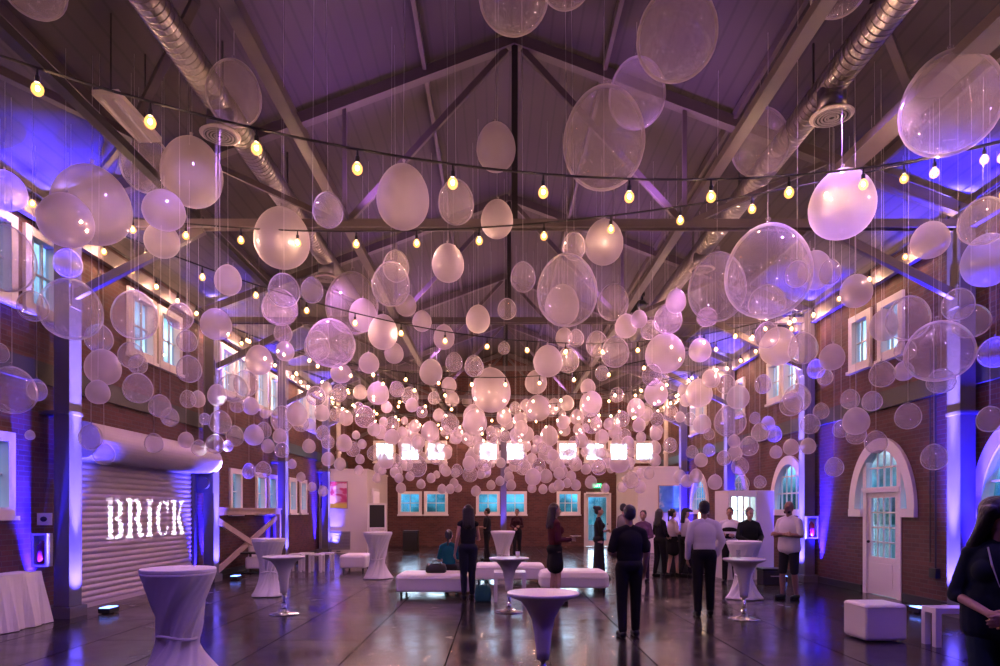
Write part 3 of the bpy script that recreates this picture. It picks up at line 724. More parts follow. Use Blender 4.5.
# rolling shutter with hood
root = tag(bpy.data.objects.new('door_4', None), kind='structure'); C.objects.link(root); root.location = (XL, 10.6, 0)
bm = BM(); n = 29; pr = []
for k in range(n*6+1):
    z = .06+2.95*k/(n*6); pr.append((.015+.024*abs(math.sin(PI*k/6)), z))
for (x0, z0), (x1, z1) in zip(pr, pr[1:]):
    bm.faces.new([bm.verts.new(p) for p in ((x0, .12, z0), (x0, 4.32, z0), (x1, 4.32, z1), (x1, .12, z1))])
box(bm, .0, .06, .12, 4.32, 0, .07); bmesh.ops.remove_doubles(bm, verts=bm.verts[:], dist=1e-5); sh = obj('shutter', bm, M['shutter'], root, smooth=False); sh['kind'] = 'structure'
bm = BM()
for a, b in ((.02, .14), (4.3, 4.42)): box(bm, 0, .1, a, b, 0, 3.0)
obj('guide_rail', bm, M['column'], root)
bm = BM(); pts = [(.0, 2.42)]+[(.27-.29*math.cos(a), 2.73+.29*math.sin(a)) for a in [PI*2*q/28-PI/2 for q in range(0, 21)]]
pts = [(.0, 2.44), (.3, 2.44)]+[(.30+.29*math.cos(a), 2.73+.29*math.sin(a)) for a in [-PI/2+PI*q/16 for q in range(1, 17)]]+[(0, 3.02)]
a_ = [bm.verts.new((x, -.05, z)) for x, z in pts]; b_ = [bm.verts.new((x, 4.62, z)) for x, z in pts]
for k in range(len(pts)): bm.faces.new((a_[k], a_[(k+1) % len(pts)], b_[(k+1) % len(pts)], b_[k]))
bm.faces.new(a_[::-1]); bm.faces.new(b_); obj('hood', bm, M['shutter'], root)
bm = BM(); box(bm, .02, .45, 4.44, 4.47, 2.0, 2.44); tube(bm, [(.26, 4.36, 2.22), (.26, 4.44, 2.22)], .13, 20); obj('end_bracket', bm, M['column'], root)
# ------------------------------------------------------------------ overhead: ducts, diffusers, fixtures
def duct(x, z, label, dy, y_end):
    d = empty('spiral_duct', (x, YB+.5, z), label, 'duct'); r = .165
    bm = BM(); L = y_end-YB-.5; n = int(L/.09); 
    prof = []
    for k in range(n): prof += [(k*.09, r), (k*.09+.072, r), (k*.09+.077, r+.007), (k*.09+.086, r+.007)]
    rings = [[bm.verts.new((q*math.cos(2*PI*i/24), y, q*math.sin(2*PI*i/24))) for i in range(24)] for y, q in prof]
    for a, b in zip(rings, rings[1:]):
        for i in range(24): bm.faces.new((a[i], a[(i+1) % 24], b[(i+1) % 24], b[i]))
    bm.faces.new(rings[0][::-1]); bm.faces.new(rings[-1]); obj('duct_tube', bm, M['galv'], d, smooth=False)
    for yy in dy:
        ly = yy-YB-.5
        bm = BM(); lathe(bm, [(.16, -.34), (.16, -.08)], 24, (0, ly, 0)); o = obj('drop_collar', bm, M['galv'], d, smooth=True)
        bm = BM(); lathe(bm, [(.22, -.40), (.245, -.385), (.21, -.36), (.17, -.33)], 28, (0, ly, 0)); dd = obj('diffuser', bm, M['plaster'], d, smooth=True)
        bm = BM(); lathe(bm, [(.195, -.404), (.195, -.398)], 28, (0, ly, 0)); obj('grille', bm, M['black'], dd)
        bm = BM()
        for q in (.03, .06, .1, .14, .18):
            for a, b in ((q, q+.02),): lathe(bm, [(a, -.412), (b, -.412), (b, -.403), (a, -.403), (a, -.412)], 24, (0, ly, 0))
        obj('diffuser_ring', bm, M['grey'], dd)
    bm = BM()
    for k in range(7):
        yy = 1.5+k*2.6
        if yy < L: box(bm, -.008, .008, yy, yy+.03, .19, roof_z(x)-z+.02)
    obj('hanger_strap', bm, M['dark_steel'], d)
duct(-3.46, H+5.07, 'long silver spiral duct under the left roof slope', [8.35, 13.5], 19.5)
duct(3.96, H+5.07, 'long silver spiral duct under the right roof slope', [7.95, 13.0], 19.5)
def strip(label, a, b):
    a, b = Vector(a), Vector(b); s = empty('strip_light', a, label, 'ceiling light'); d = b-a
    bm = BM(); bar(bm, (0, 0, 0), d, .3, .06); obj('housing', bm, M['plaster'], s)
    bm = BM()
    for q in (-.07, .07): tube(bm, [(q, .05, -.05), (q, d.y-.05, d.z-.05)], .018, 8)
    obj('tube', bm, M['white'], s)
    bm = BM()
    for q in (.12, .88):
        p = d*q; tube(bm, [p, (p.x, p.y, roof_z(a.x+p.x)-a.z+.02)], .008, 6)
    obj('hanger', bm, M['dark_steel'], s)
strip('unlit strip light fixture below the roof, upper left', U(105, 92, 7.4), U(150, 140, 8.3))
bm = BM(); c1, c0 = U(846, 168, 8.75), U(1000, 25, 6.0); c0 = c1+(c0-c1)*1.7; bar(bm, c0, c1, .28, .1); bar(bm, c0+Vector((0, 0, .1)), c1+Vector((0, 0, .1)), .06, .14); struct('trim_channel', bm, M['steel'])
s = empty('stage_light', U(643, 303, 14.9), 'black stage light clamped to the truss right of centre', 'stage light')
bm = BM(); tube(bm, [(-.02, -.02, -.05), (-.28, -.22, -.14)], [.11, .13], 16); tube(bm, [(.06, .05, -.03), (-.02, -.02, -.05)], [.06, .11], 16); obj('lamp_housing', bm, M['black'], s, smooth=False)
bm = BM(); bar(bm, (.0, .1, -.02), (.0, .1, .22), .03, .05); bar(bm, (.0, -.12, -.06), (.0, .12, .0), .2, .02); box(bm, -.05, .05, .05, .15, .18, .26); obj('yoke', bm, M['black'], s)

# ------------------------------------------------------------------ festoon light strings
bulb_bm = BM(); lathe(bulb_bm, [(.004, -.072), (.026, -.066), (.043, -.046), (.048, -.02), (.041, .006), (.026, .026), (.016, .04)], 14)
me_bulb = bpy.data.meshes.new('bulb'); bulb_bm.to_mesh(me_bulb); bulb_bm.free(); me_bulb.materials.append(M['lamp_glass'])
b = BM(); ell(b, (0, 0, -.014), (.014, .014, .02), 10, 8); me_core = bpy.data.meshes.new('filament'); b.to_mesh(me_core); b.free(); me_core.materials.append(M['bulb_core'])
b = BM(); lathe(b, [(.02, .036), (.02, .085), (.011, .1), (.008, .16)], 10); me_sock = bpy.data.meshes.new('socket'); b.to_mesh(me_sock); b.free(); me_sock.materials.append(M['cable'])
for me in (me_bulb, me_core):
    for p in me.polygons: p.use_smooth = True
BULBS, STR = [], []
def light_string(label, a, b, sag, spacing, group='bulb strings across the hall', off=.5, sub=True):
    a, b = Vector(a), Vector(b); n = 48
    def at(t): return a.lerp(b, t)-Vector((0, 0, 4*sag*t*(1-t)))
    pts = [at(k/n) for k in range(n+1)]
    bm = BM(); tube(bm, [p-a for p in pts], .011, 6)
    STR.append([at(k/160) for k in range(161)]); BULBS.extend(at((k+off)/int(sum((q-p).length for p, q in zip(pts, pts[1:]))/spacing))-Vector((0, 0, .16)) for k in range(int(sum((q-p).length for p, q in zip(pts, pts[1:]))/spacing)))
    o = obj('light_string', bm, M['cable'], loc=a); tag(o, label, 'string lights', group)
    L = sum((q-p).length for p, q in zip(pts, pts[1:])); m = int(L/spacing)
    for k in range(m):
        p = at((k+off)/m)-a
        B = link('bulb', me_bulb, None, o); B.location = p-Vector((0, 0, .155))
        s = link('socket', me_sock, None, B)
        f = link('filament', me_core, None, B)
    return o
EL, ER = XL+.25, XR-.25
zz = H+4.55
def anchor(side, y): return (EL if side == 'L' else ER, y, zz)
light_string('nearest bulb string, its black cable sagging across the top of the hall', anchor('L', 5.0), anchor('R', 7.6), 1.36, .84, off=.3)
light_string('second nearest bulb string, slanting from the upper right down to the left column', anchor('R', 7.6), anchor('L', 10.0), .8, .84)
light_string('third bulb string, from the first left column to the second right column', anchor('L', 10.0), anchor('R', 15.0), 1.35, .82)
light_string('fourth bulb string, level across the hall at the second pair of columns', anchor('R', 15.0), anchor('L', 16.6), 1.4, .82)
names = ['fifth', 'sixth', 'seventh', 'eighth', 'ninth', 'tenth']
ends = [('L', 16.6, 'R', 20.2), ('R', 20.2, 'L', 20.6), ('L', 20.6, 'R', 24.6), ('R', 24.6, 'L', 25.0), ('L', 25.0, 'R', 28.4), ('R', 28.4, 'L', 29.6)]
for nm, (s0, y0, s1, y1) in zip(names, ends):
    light_string('%s bulb string from the front, crossing behind the hanging balloons' % nm, anchor(s0, y0), anchor(s1, y1), 1.35, .8)
light_string('row of bulbs along the left eave above the upper windows', (XL+.3, 9.0, H+4.5), (XL+.3, 29.5, H+4.5), .05, .85, 'bulb rows along the eaves')
light_string('row of bulbs along the right eave above the upper windows', (XR-.3, 8.6, H+4.5), (XR-.3, 29.5, H+4.5), .05, 1.1, 'bulb rows along the eaves')

# ------------------------------------------------------------------ lamps of the place
def spot(name, loc, to, energy, col, size, blend=.6, r=.03):
    l = bpy.data.lights.new(name, 'SPOT'); l.energy = energy; l.color = col; l.spot_size = size; l.spot_blend = blend; l.shadow_soft_size = r
    o = bpy.data.objects.new(name, l); C.objects.link(o); o.location = loc
    o.rotation_euler = (Vector(to)-Vector(loc)).to_track_quat('-Z', 'Y').to_euler(); return o
def point(name, loc, energy, col, r=0.0):
    l = bpy.data.lights.new(name, 'POINT'); l.energy = energy; l.color = col; l.shadow_soft_size = r
    o = bpy.data.objects.new(name, l); C.objects.link(o); o.location = loc; return o
UB = (.012, .006, 1.0)
def uplight(x, y, sgn, label, en, group='blue floor uplights at the columns'):
    u = empty('uplight', (x, y, 0), label, 'uplight', group)
    bm = BM(); box(bm, -.09, .09, -.14, .14, .015, .09); box(bm, -.1, .1, -.03, .03, .0, .02); obj('housing', bm, M['black'], u, bevel=.008)
    bm = BM(); box(bm, -.075, .075, -.125, .125, .088, .1); obj('lens', bm, M['up_lens'], u)
    return u
ordn = ['nearest', 'second nearest', 'third', 'fourth', 'fifth']
for i, y in enumerate(BAYS[1:]):
    for side, x, w in (('left', CL, XL), ('right', CR, XR)):
        sg = 1 if side == 'left' else -1
        en = 330 if i < 3 else 260
        if i > 0:
            seen = {('left', 1): 'blue uplight on the floor beside the roller shutter', ('left', 2): 'blue uplight on the floor left of the crossed timber rail',
                    }.get((side, i), 'blue floor uplight at the foot of the %s %s column' % (['', 'first', 'second', 'third', 'last'][i], side))
            uplight(x+sg*.3, y+.5, sg, seen, en)
        lx = x+sg*.3
        spot('uplight_lamp', (lx, y+.5, .13), (x-sg*.1, y+.35, 4.2), en*9, UB, math.radians(34), .8)
        spot('uplight_lamp', (lx, y+.17, .13), (x, y+.15, 1.2), en*4, (.1, .08, 1.0), math.radians(64), .9)
        spot('uplight_lamp', (lx, y+.17, .13), (x, y+.15, 2.4), en*22, (.22, .18, 1.0), math.radians(16), .9)
        spot('uplight_lamp', (lx, y+.18, .14), (x, y+.15, 4.6), en*110, (.26, .21, 1.0), math.radians(7), .9)
        if side == 'right' and i == 0:
            spot('uplight_lamp', (w-.55, y-.30, .13), (w, y-.24, 3.4), en*110, UB, math.radians(34), .9); spot('uplight_lamp', (w-.55, y-.30, .13), (w, y-.25, 1.9), en*30, UB, math.radians(50), .9)
        wide = side == 'right' and i == 0
        spot('uplight_lamp', (w+sg*.14, y-.16, .13), (w+sg*.02, y-(.28 if not wide else .9), 3.0), en*(60 if not (side == 'left' and i == 2) else 14)*(2.2 if wide else 1), UB, math.radians(30 if not wide else 62), .8)
        if not (side == 'left' and i == 1): spot('uplight_lamp', (w+sg*.14, y+.42, .13), (w+sg*.02, y+.5, 3.0), en*30, UB, math.radians(28), .8)
spot('uplight_lamp', (.0, 24.6, .15), (.15, 25.0, 4.0), 1200, (.12, .08, 1), math.radians(40), .8)
# ------------------------------------------------------------------ furniture
def cocktail(px, ptop, pbase, wtop, label, phase=0.0, twist=1.6, Y=None, waist=.42, nar=.42):
    if Y is None: Y = F*H/(pbase-HY)
    h = H-(ptop-HY)*Y/F; r = wtop*Y/F/2
    t = empty('covered_cocktail_table', ((px-VX)*Y/F, Y+.05, 0), label, 'cocktail table', 'cocktail tables in white stretch covers', rotz=phase)
    n = 96; prof = []
    for i in range(41):
        z = i/40
        q = (z-waist)/(1-waist) if z > waist else (waist-z)/waist
        rr = nar+(1-nar)*(q**1.25) if z > waist else nar+(1.04-nar)*(q**1.7)
        prof.append((r*rr*(1.0 if z > waist else 1.0), .012+(h-.05)*z))
    def fold(a, rr, z):
        k = z/h; tw = twist*(1-k); w = abs(k-waist)
        amp = .06*(1-min(1, k))*1.0+.045*math.exp(-((k-waist)/.16)**2)
        q = rr+r*(amp*math.sin(5*(a+tw*1.3)+.8)+amp*.6*math.sin(11*(a+tw)+1.7)+.012*math.sin(23*(a+tw*.8)))*(1.25 if k < .9 else max(0, (1-k)*12))
        return (q*math.cos(a), q*math.sin(a), z)
    bm = BM(); lathe(bm, prof, n, fn=fold); obj('stretch_cover', bm, M['cloth'], t, smooth=True)
    bm = BM(); zz = .012+(h-.05)*waist
    pts = []
    for k in range(33):
        a = 2*PI*k/32; pts.append((r*(nar+.065)*math.cos(a), r*(nar+.065)*math.sin(a), zz+.02*math.sin(a*2)))
    tube(bm, pts, r*.05, 8, cap=False); obj('sash', bm, M['cloth'], t, smooth=True)
    bm = BM(); lathe(bm, [(r*.985, h-.042), (r*1.0, h-.03), (r*1.0, h-.008), (r*.985, h)], 64); obj('table_top', bm, M['cloth'], t, smooth=False)
    return t
cocktail(176, 568.5, 676, 71, 'nearest white-covered cocktail table, twisted cloth, in front of the shutter', .4, Y=6.55, waist=.36, nar=.46, twist=2.2)
cocktail(268, 538.5, 596, 33, 'white-covered cocktail table left, behind the bare pedestal table', 1.0)
cocktail(377.5, 532, 578.5, 28.5, 'white-covered cocktail table beside the left white block', 2.0)
cocktail(503, 531, 571, 24.5, 'white-covered cocktail table at the central steel post, furthest away', .2)
cocktail(745, 541, 599, 34, 'white-covered cocktail table where the man in the black jacket leans', 1.4)
def pedestal(px, ptop, pbase, wtop, label, Y=None):
    if Y is None: Y = F*H/(pbase-HY)
    h = H-(ptop-HY)*Y/F; r = wtop*Y/F/2
    t = empty('pedestal_bar_table', ((px-VX)*Y/F, Y, 0), label, 'bar table', 'white bar tables with chrome pedestals')
    bm = BM(); lathe(bm, [(.055, h*.36), (.062, h*.45), (.075, h*.6), (.098, h*.74), (.14, h*.84), (r*.62, h*.915), (r*.93, h-.035), (r, h-.02), (r*1.0, h-.006), (r*.98, h)], 48); obj('flared_top', bm, M['plastic'], t, smooth=True).data.polygons[-1].use_smooth = False
    bm = BM(); tube(bm, [(0, 0, .03), (0, 0, h*.37)], .028, 16); tube(bm, [(0, 0, .03), (0, 0, h*.18)], .04, 16); obj('pole', bm, M['chrome'], t, smooth=True)
    bm = BM(); lathe(bm, [(.225, 0), (.23, .008), (.215, .02), (.1, .034), (.05, .06), (.04, .08)], 40); obj('base', bm, M['chrome'], t, smooth=True)
    return t, h
p1, h1 = pedestal(543, 592, 0, 72, 'nearest white bar table, front centre, base below the picture', Y=5.75)
p2, h2 = pedestal(509, 557.5, 612, 40, 'white bar table with a cup on it, behind the nearest one')
p3, h3 = pedestal(284, 556, 614, 41, 'bare white bar table on the left, before a covered cocktail table')
p4, h4 = pedestal(744, 558.5, 619, 41, 'white bar table with a glass, right of the man in the white shirt')
def tumbler(name, root, h, dx, dy, r, hh, mat, label, cat):
    bm = BM(); lathe(bm, [(r*.8, 0), (r, hh), (r*.9, hh), (r*.72, .01)], 20)
    o = obj(name, bm, mat, loc=(root.location.x+dx, root.location.y+dy, h+.001), smooth=True); return tag(o, label, cat)
tumbler('paper_cup', p2, h2, .14, .05, .035, .09, M['white'], 'small white cup on the bar table behind the nearest one', 'cup')
tumbler('drinking_glass', p4, h4, -.1, -.05, .035, .13, M['frost'], 'clear glass on the right bar table', 'glass')
def bench(x0, x1, y0, y1, label, cat='bench', name='bench', h=.43, rot=0.0, r=.07, feet=True, group=None):
    cx, cy = (x0+x1)/2, (y0+y1)/2; t = empty(name, (cx, cy, 0), label, cat, group, rotz=rot)
    sx, sy = (x1-x0)/2, (y1-y0)/2; z0 = .1 if feet else .015
    bm = BM(); rbox(bm, sx, sy, z0, h, r); obj('cushion', bm, M['leather'], t, smooth=False, bevel=.012)
    bm = BM(); a = PI/2
    ring = []
    tube(bm, [(q[0]*(sx+.003), q[1]*(sy+.003), h-r*1.15) for q in ((-1, -1+r/sy), (-1, 1-r/sy))], .006, 6); tube(bm, [(q[0]*(sx), q[1]*(sy+.003), h-r*1.15) for q in ((-1+r/sx, -1), (1-r/sx, -1))], .006, 6)
    obj('piping', bm, M['leather'], t, smooth=True)
    if feet:
        for i in (-1, 1):
            for j in (-1, 1):
                bm = BM(); tube(bm, [(i*(sx-.1), j*(sy-.1), 0), (i*(sx-.1), j*(sy-.1), .11)], [.02, .03], 12); obj('leg', bm, M['black'], t)
    return t
def px2x(px, Y): return (px-VX)*Y/F
bench(px2x(396, 12.45), px2x(470, 12.45), 12.35, 13.25, 'long white leather bench at left, with the seated woman')
bench(px2x(474, 14.6), px2x(545, 14.6), 14.6, 15.4, 'long white leather bench behind the small parsons table')
bench(px2x(540.5, 13.0), px2x(610, 13.0), 13.0, 13.85, 'rounded white leather bench right of the woman in burgundy', r=.12)
bench(px2x(339, 17.6), px2x(366, 17.6), 17.6, 18.5, 'square white ottoman before the left white block', 'ottoman', 'ottoman', .45)
bench(4.46, 4.98, 8.15, 8.65, 'white leather cube seat on the floor at right, before the arched door', 'ottoman', 'cube_ottoman', .46, rot=.04, r=.03, feet=False)
def parsons(x0, x1, y0, y1, h, label, name='parsons_table', cat='side table', t=.06, group=None):
    e = empty(name, ((x0+x1)/2, (y0+y1)/2, 0), label, cat, group); sx, sy = (x1-x0)/2, (y1-y0)/2
    bm = BM(); box(bm, -sx, sx, -sy, sy, h-t, h); obj('table_top', bm, M['plastic'], e, bevel=.006)
    for i in (-1, 1):
        for j in (-1, 1):
            bm = BM(); a, b = sorted((i*sx, i*(sx-t))); c, d = sorted((j*sy, j*(sy-t))); box(bm, a, b, c, d, 0, h-t+.002); obj('leg', bm, M['plastic'], e)
    return e
parsons(px2x(494, 11.8), px2x(526, 11.8), 11.75, 12.25, .52, 'small square white side table between the benches')
parsons(5.13, 6.2, 7.85, 8.12, .46, 'white bench-height side table behind the woman at the right edge', t=.07)
for k, (px, y) in enumerate(((295, 17.5), (304.5, 17.9), (315, 17.4), (325, 17.9))):
    parsons(px2x(px, y)-.17, px2x(px, y)+.17, y, y+.34, .48, '%s of the four small white stools left of the square ottoman' % ['leftmost', 'second from left', 'third from left', 'rightmost'][k], 'stool', 'stool', .05, 'small white stools by the left block')
# lounge chair with dark end table
lc = empty('lounge_chair', (px2x(258, 17.3), 17.6, 0), 'white leather lounge chair by the crossed timber rail', 'armchair', rotz=.25)
bm = BM(); rbox(bm, .38, .36, .12, .42, .05); obj('seat', bm, M['leather'], lc, bevel=.01)
bm = BM(); box(bm, -.38, .38, .26, .42, .3, .86); obj('backrest', bm, M['leather'], lc, bevel=.05)
for i in (-1, 1):
    for j in (-1, 1):
        bm = BM(); tube(bm, [(i*.32, j*.3, 0), (i*.32, j*.3, .14)], .018, 10); obj('leg', bm, M['chrome'], lc)
et = empty('end_table', (px2x(249, 17.2), 17.3, 0), 'small dark end table in front of the white lounge chair', 'side table')
bm = BM(); box(bm, -.24, .24, -.24, .24, .5, .54); obj('table_top', bm, M['black'], et, bevel=.006)
bm = BM(); tube(bm, [(0, 0, .01), (0, 0, .5)], .03, 12); box(bm, -.17, .17, -.17, .17, 0, .02); obj('pedestal', bm, M['black'], et)
# banquet table with cloth at far left
bt = empty('banquet_table', (-6.68, 8.4, 0), 'long table under a white cloth to the floor at the left edge', 'table')
bm = BM(); box(bm, -.15, .165, -1.2, 1.12, .7, .735); obj('table_top', bm, M['wood'], bt)
bm = BM(); n = 200; rings = []
def rect(k):                                     # perimeter point of the table, unit k
    per = [(-.16, -1.215), (.18, -1.215), (.18, 1.135), (-.16, 1.135)]; q = k*4
    i = int(q) % 4; f = q-int(q); a, b = per[i], per[(i+1) % 4]; return (a[0]+(b[0]-a[0])*f, a[1]+(b[1]-a[1])*f)
for z, out_, amp in ((.01, .11, .03), (.12, .095, .03), (.35, .06, .02), (.6, .02, .008), (.735, .003, 0), (.748, 0, 0)):
    ring = []
    for k in range(n):
        x, y = rect(k/n); cx, cy = -.045, -.04
        dx = 1 if x >= .175 else 0; dy = 1 if y >= 1.13 else (-1 if y <= -1.21 else 0)
        w = out_+amp*math.sin(k*.75)+amp*.5*math.sin(k*1.9+1)
        ring.append(bm.verts.new((x+dx*w, y+dy*w, z)))
    rings.append(ring)
for a, b in zip(rings, rings[1:]):
    for k in range(n): bm.faces.new((a[k], a[(k+1) % n], b[(k+1) % n], b[k]))
bm.faces.new(rings[-1]); obj('tablecloth', bm, M['cloth'], bt, smooth=False)
# timber guard rail with crossed braces
gr = empty('timber_guard_rail', (XL+.3, 17.6, 0), 'timber rail with crossed braces along the left wall below small windows', 'railing')
bm = BM(); box(bm, -.05, .05, -2.2, 2.45, 1.5, 1.64); box(bm, -.09, .09, -2.2, 2.45, 1.64, 1.68); obj('rail', bm, M['wood'], gr)
bm = BM(); bar(bm, (.02, -2.15, 1.42), (.02, 2.4, .12), .05, .14); obj('brace', bm, M['wood'], gr)
bm = BM(); bar(bm, (-.04, -2.15, .12), (-.04, 2.4, 1.42), .05, .14); obj('brace', bm, M['wood'], gr)
for y in (-2.2, 2.4):
    bm = BM(); box(bm, -.06, .06, y-.06, y+.06, 0, 1.5); obj('post', bm, M['wood'], gr)
# bar with lit cooler
ba = empty('bar_counter', (5.75, 17.7, 0), 'dark bar counter with pale top behind the standing group at right', 'bar')
bm = BM(); box(bm, -1.5, .25, -.28, .28, 0, 1.06); obj('front', bm, M['black'], ba)
bm = BM(); box(bm, -1.56, .3, -.34, .34, 1.06, 1.1); obj('counter_top', bm, M['plastic'], ba, bevel=.005)
cl = empty('display_cooler', (px2x(757, 15.6), 15.6, 0), 'tall white drinks cooler with a lit glass front beside the arched window', 'cooler', rotz=.12)
bm = BM(); w = .68
box(bm, -w, .0, .04, .75, 0, .4); box(bm, -w, 0, .04, .75, 1.98, 2.08); box(bm, -w, 0, .7, .75, .4, 1.98); box(bm, -w, -w+.04, .04, .7, .4, 1.98); obj('cabinet', bm, M['white'], cl)
bm = BM(); box(bm, 0.0, .42, .0, .75, 0, 2.08); obj('side_panel', bm, M['white'], cl, bevel=.01)
bm = BM(); box(bm, -w+.045, -.005, .66, .695, .42, 1.96); obj('lit_back', bm, M['lit'], cl)
bm = BM()
for q in range(5): x = -w+.05+q*(w-.07)/4; box(bm, x-.012, x+.012, .0, .035, .42, 1.96)
box(bm, -w, 0, 0, .035, .4, .45); box(bm, -w, 0, 0, .035, 1.93, 1.98); do = obj('door', bm, M['white'], cl)
bm = BM(); box(bm, -w+.03, -.03, .012, .02, .45, 1.93); obj('door_glass', bm, M['glass'], do)
for q in range(3):
    bm = BM(); box(bm, -w+.05, -.01, .1, .6, .8+.4*q, .815+.4*q); obj('shelf', bm, M['grey'], cl)
lp = empty('bar_lamp', (px2x(701, 17.6), 17.6, 1.1), 'small warm lamp glowing on the bar', 'lamp')
bm = BM(); lathe(bm, [(.05, 0), (.05, .015), (.012, .03), (.012, .3)], 16); obj('stand', bm, M['black'], lp)
bm = BM(); lathe(bm, [(.06, .3), (.07, .34), (.065, .44), (.03, .46)], 16); obj('lamp_shade', bm, M['candle'], lp, smooth=True)
ec = empty('equipment_case', (px2x(771, 14.6), 14.6, 0), 'dark lidded case on the floor beside the white cooler', 'case')
bm = BM(); box(bm, -.24, .24, -.18, .18, 0, .3); obj('body', bm, M['dark_steel'], ec, bevel=.015)
bm = BM(); box(bm, -.25, .25, -.19, .19, .3, .36); obj('lid', bm, M['black'], ec, bevel=.015)
bm = BM(); tube(bm, [(-.08, -.2, .2), (-.08, -.23, .2), (.08, -.23, .2), (.08, -.2, .2)], .01, 8); obj('handle', bm, M['grey'], ec)
bk = empty('stacked_crate', (px2x(411, 27.5), 27.5, 0), 'dark crate standing against the far wall left of the post', 'crate')
bm = BM(); box(bm, -.3, .3, -.3, .3, 0, .75); obj('body', bm, M['black'], bk, bevel=.02); bm = BM(); box(bm, -.31, .31, -.31, .31, .75, .8); obj('lid', bm, M['dark_steel'], bk, bevel=.01)
# bags
def bag(label, loc, sx, sy, h, mat, handles=True):
    t = empty('tote_bag', loc, label, 'bag')
    bm = BM(); n = 24; prof = [(.86, 0), (.98, .02), (1, h*.5), (.9, h*.86), (.8, h)]
    lathe(bm, prof, n, fn=lambda a, r, z: (r*sx*(abs(math.cos(a))**.6)*(1 if math.cos(a) > 0 else -1), r*sy*(1-.4*z/h)*(abs(math.sin(a))**.6)*(1 if math.sin(a) > 0 else -1), z+.02*math.sin(3*a)*z/h)); obj('body', bm, mat, t, smooth=True)
    if handles:
        for q in (-1, 1):
            bm = BM(); tube(bm, [(-.5*sx, q*sy*.5, h*.9), (-.35*sx, q*sy*.5, h*1.3), (0, q*sy*.5, h*1.42), (.35*sx, q*sy*.5, h*1.3), (.5*sx, q*sy*.5, h*.9)], .009, 6); obj('handle', bm, mat, t, smooth=True)
bag('teal tote bag on the floor beside the left bench', (*G(483, 601).xy, 0), .15, .09, .27, M['teal'])
bag('black handbag lying on the white bench beside the seated woman', (px2x(436, 12.7), 12.7, .432), .2, .1, .16, M['black'])
pl = BM(); lathe(pl, [(.05, 0), (.055, .004), (.1, .014), (.098, .018), (.05, .008)], 24)
tag(obj('plate', pl, M['white'], loc=(px2x(575.5, 11.5), 11.5, H-(536.8-HY)*11.5/F), smooth=True), 'small white plate held by the woman in burgundy', 'plate')

# wall fittings
def cabinet(label, x, y, z, s, w, h, d=.17, face='X'):
    t = empty('extinguisher_cabinet', (x, y, z), label, 'fire extinguisher cabinet', rotz=0 if face == 'X' else -PI/2)
    bm = BM(); t_ = .03
    x0, x1 = sorted((0, s*d)) if face == 'X' else (0, d)
    q = s if face == 'X' else 1
    box(bm, x0, x1, -w/2, -w/2+t_, 0, h); box(bm, x0, x1, w/2-t_, w/2, 0, h); box(bm, x0, x1, -w/2+t_, w/2-t_, 0, t_); box(bm, x0, x1, -w/2+t_, w/2-t_, h-t_, h); a, b = sorted((0, q*.02)); box(bm, a, b, -w/2+t_, w/2-t_, t_, h-t_)
    obj('housing', bm, M['white'], t)
    bm = BM(); tube(bm, [(q*d*.5, .0, .05), (q*d*.5, 0, h*.62), (q*d*.5, 0, h*.72), (q*d*.5, 0, h*.78)], [.06, .06, .03, .02], 16); obj('extinguisher', bm, M['red'], t, smooth=True)
    bm = BM(); a, b = sorted((q*(d-.004), q*(d+.003))); box(bm, a, b, -w/2+t_, w/2-t_, t_, h-t_); obj('door_glass', bm, M['glass'], t)
cabinet('white fire extinguisher cabinet on the left wall beside the first column', -6.735, 9.97, .78, 1, .225, .49, .14, 'Y')
cabinet('white fire extinguisher cabinet on the second right column', 7.03, 15.075, .98, -1, .26, .5, .1, 'Y')
bm = BM(); box(bm, -.105, .105, -.03, .0, 0, .18); pm_ = obj('alarm_plate', bm, M['white'], loc=(-6.735, 9.97, 1.39)); tag(pm_, 'small white alarm plate above the left extinguisher cabinet', 'alarm')
bm = BM(); ell(bm, (0, -.04, .09), (.05, .03, .04), 12, 8); obj('sounder', bm, M['dark_steel'], pm_)
cd = empty('wall_conduit', (XR-.03, 10.98, 0), 'thin conduit pair down the right brick wall to a small box', 'conduit')
bm = BM(); tube(bm, [(0, 0, .62), (0, 0, 4.3)], .014, 8); tube(bm, [(0, .14, .75), (0, .14, 4.3)], .01, 8); obj('conduit', bm, M['dark_steel'], cd)
bm = BM(); box(bm, -.05, .03, -.08, .1, .5, .66); obj('junction_box', bm, M['dark_steel'], cd, bevel=.006)
# exit sign
ex = empty('exit_sign', (px2x(597, YF-.1), YF-.08, H+(HY-488)*YF/F), 'green lit EXIT sign above the far glass door', 'exit sign')
bm = BM(); box(bm, -.2, .2, -.04, .04, 0, .2); obj('housing', bm, M['exit_green'], ex)
bm = BM()
def stroke(x0, x1, z0, z1): box(bm, x0, x1, -.046, -.04, z0, z1)
x = -.15; stroke(x, x+.014, .05, .15); [stroke(x, x+.055, z, z+.014) for z in (.05, .093, .136)]
x = -.075; bar(bm, (x, -.043, .05), (x+.06, -.043, .15), .016, .006, (0, 1, 0)); bar(bm, (x+.06, -.043, .05), (x, -.043, .15), .016, .006, (0, 1, 0))
x = .015; stroke(x, x+.014, .05, .15)
x = .065; stroke(x, x+.07, .136, .15); stroke(x+.028, x+.042, .05, .136)
obj('lettering', bm, M['exit_letter'], ex)

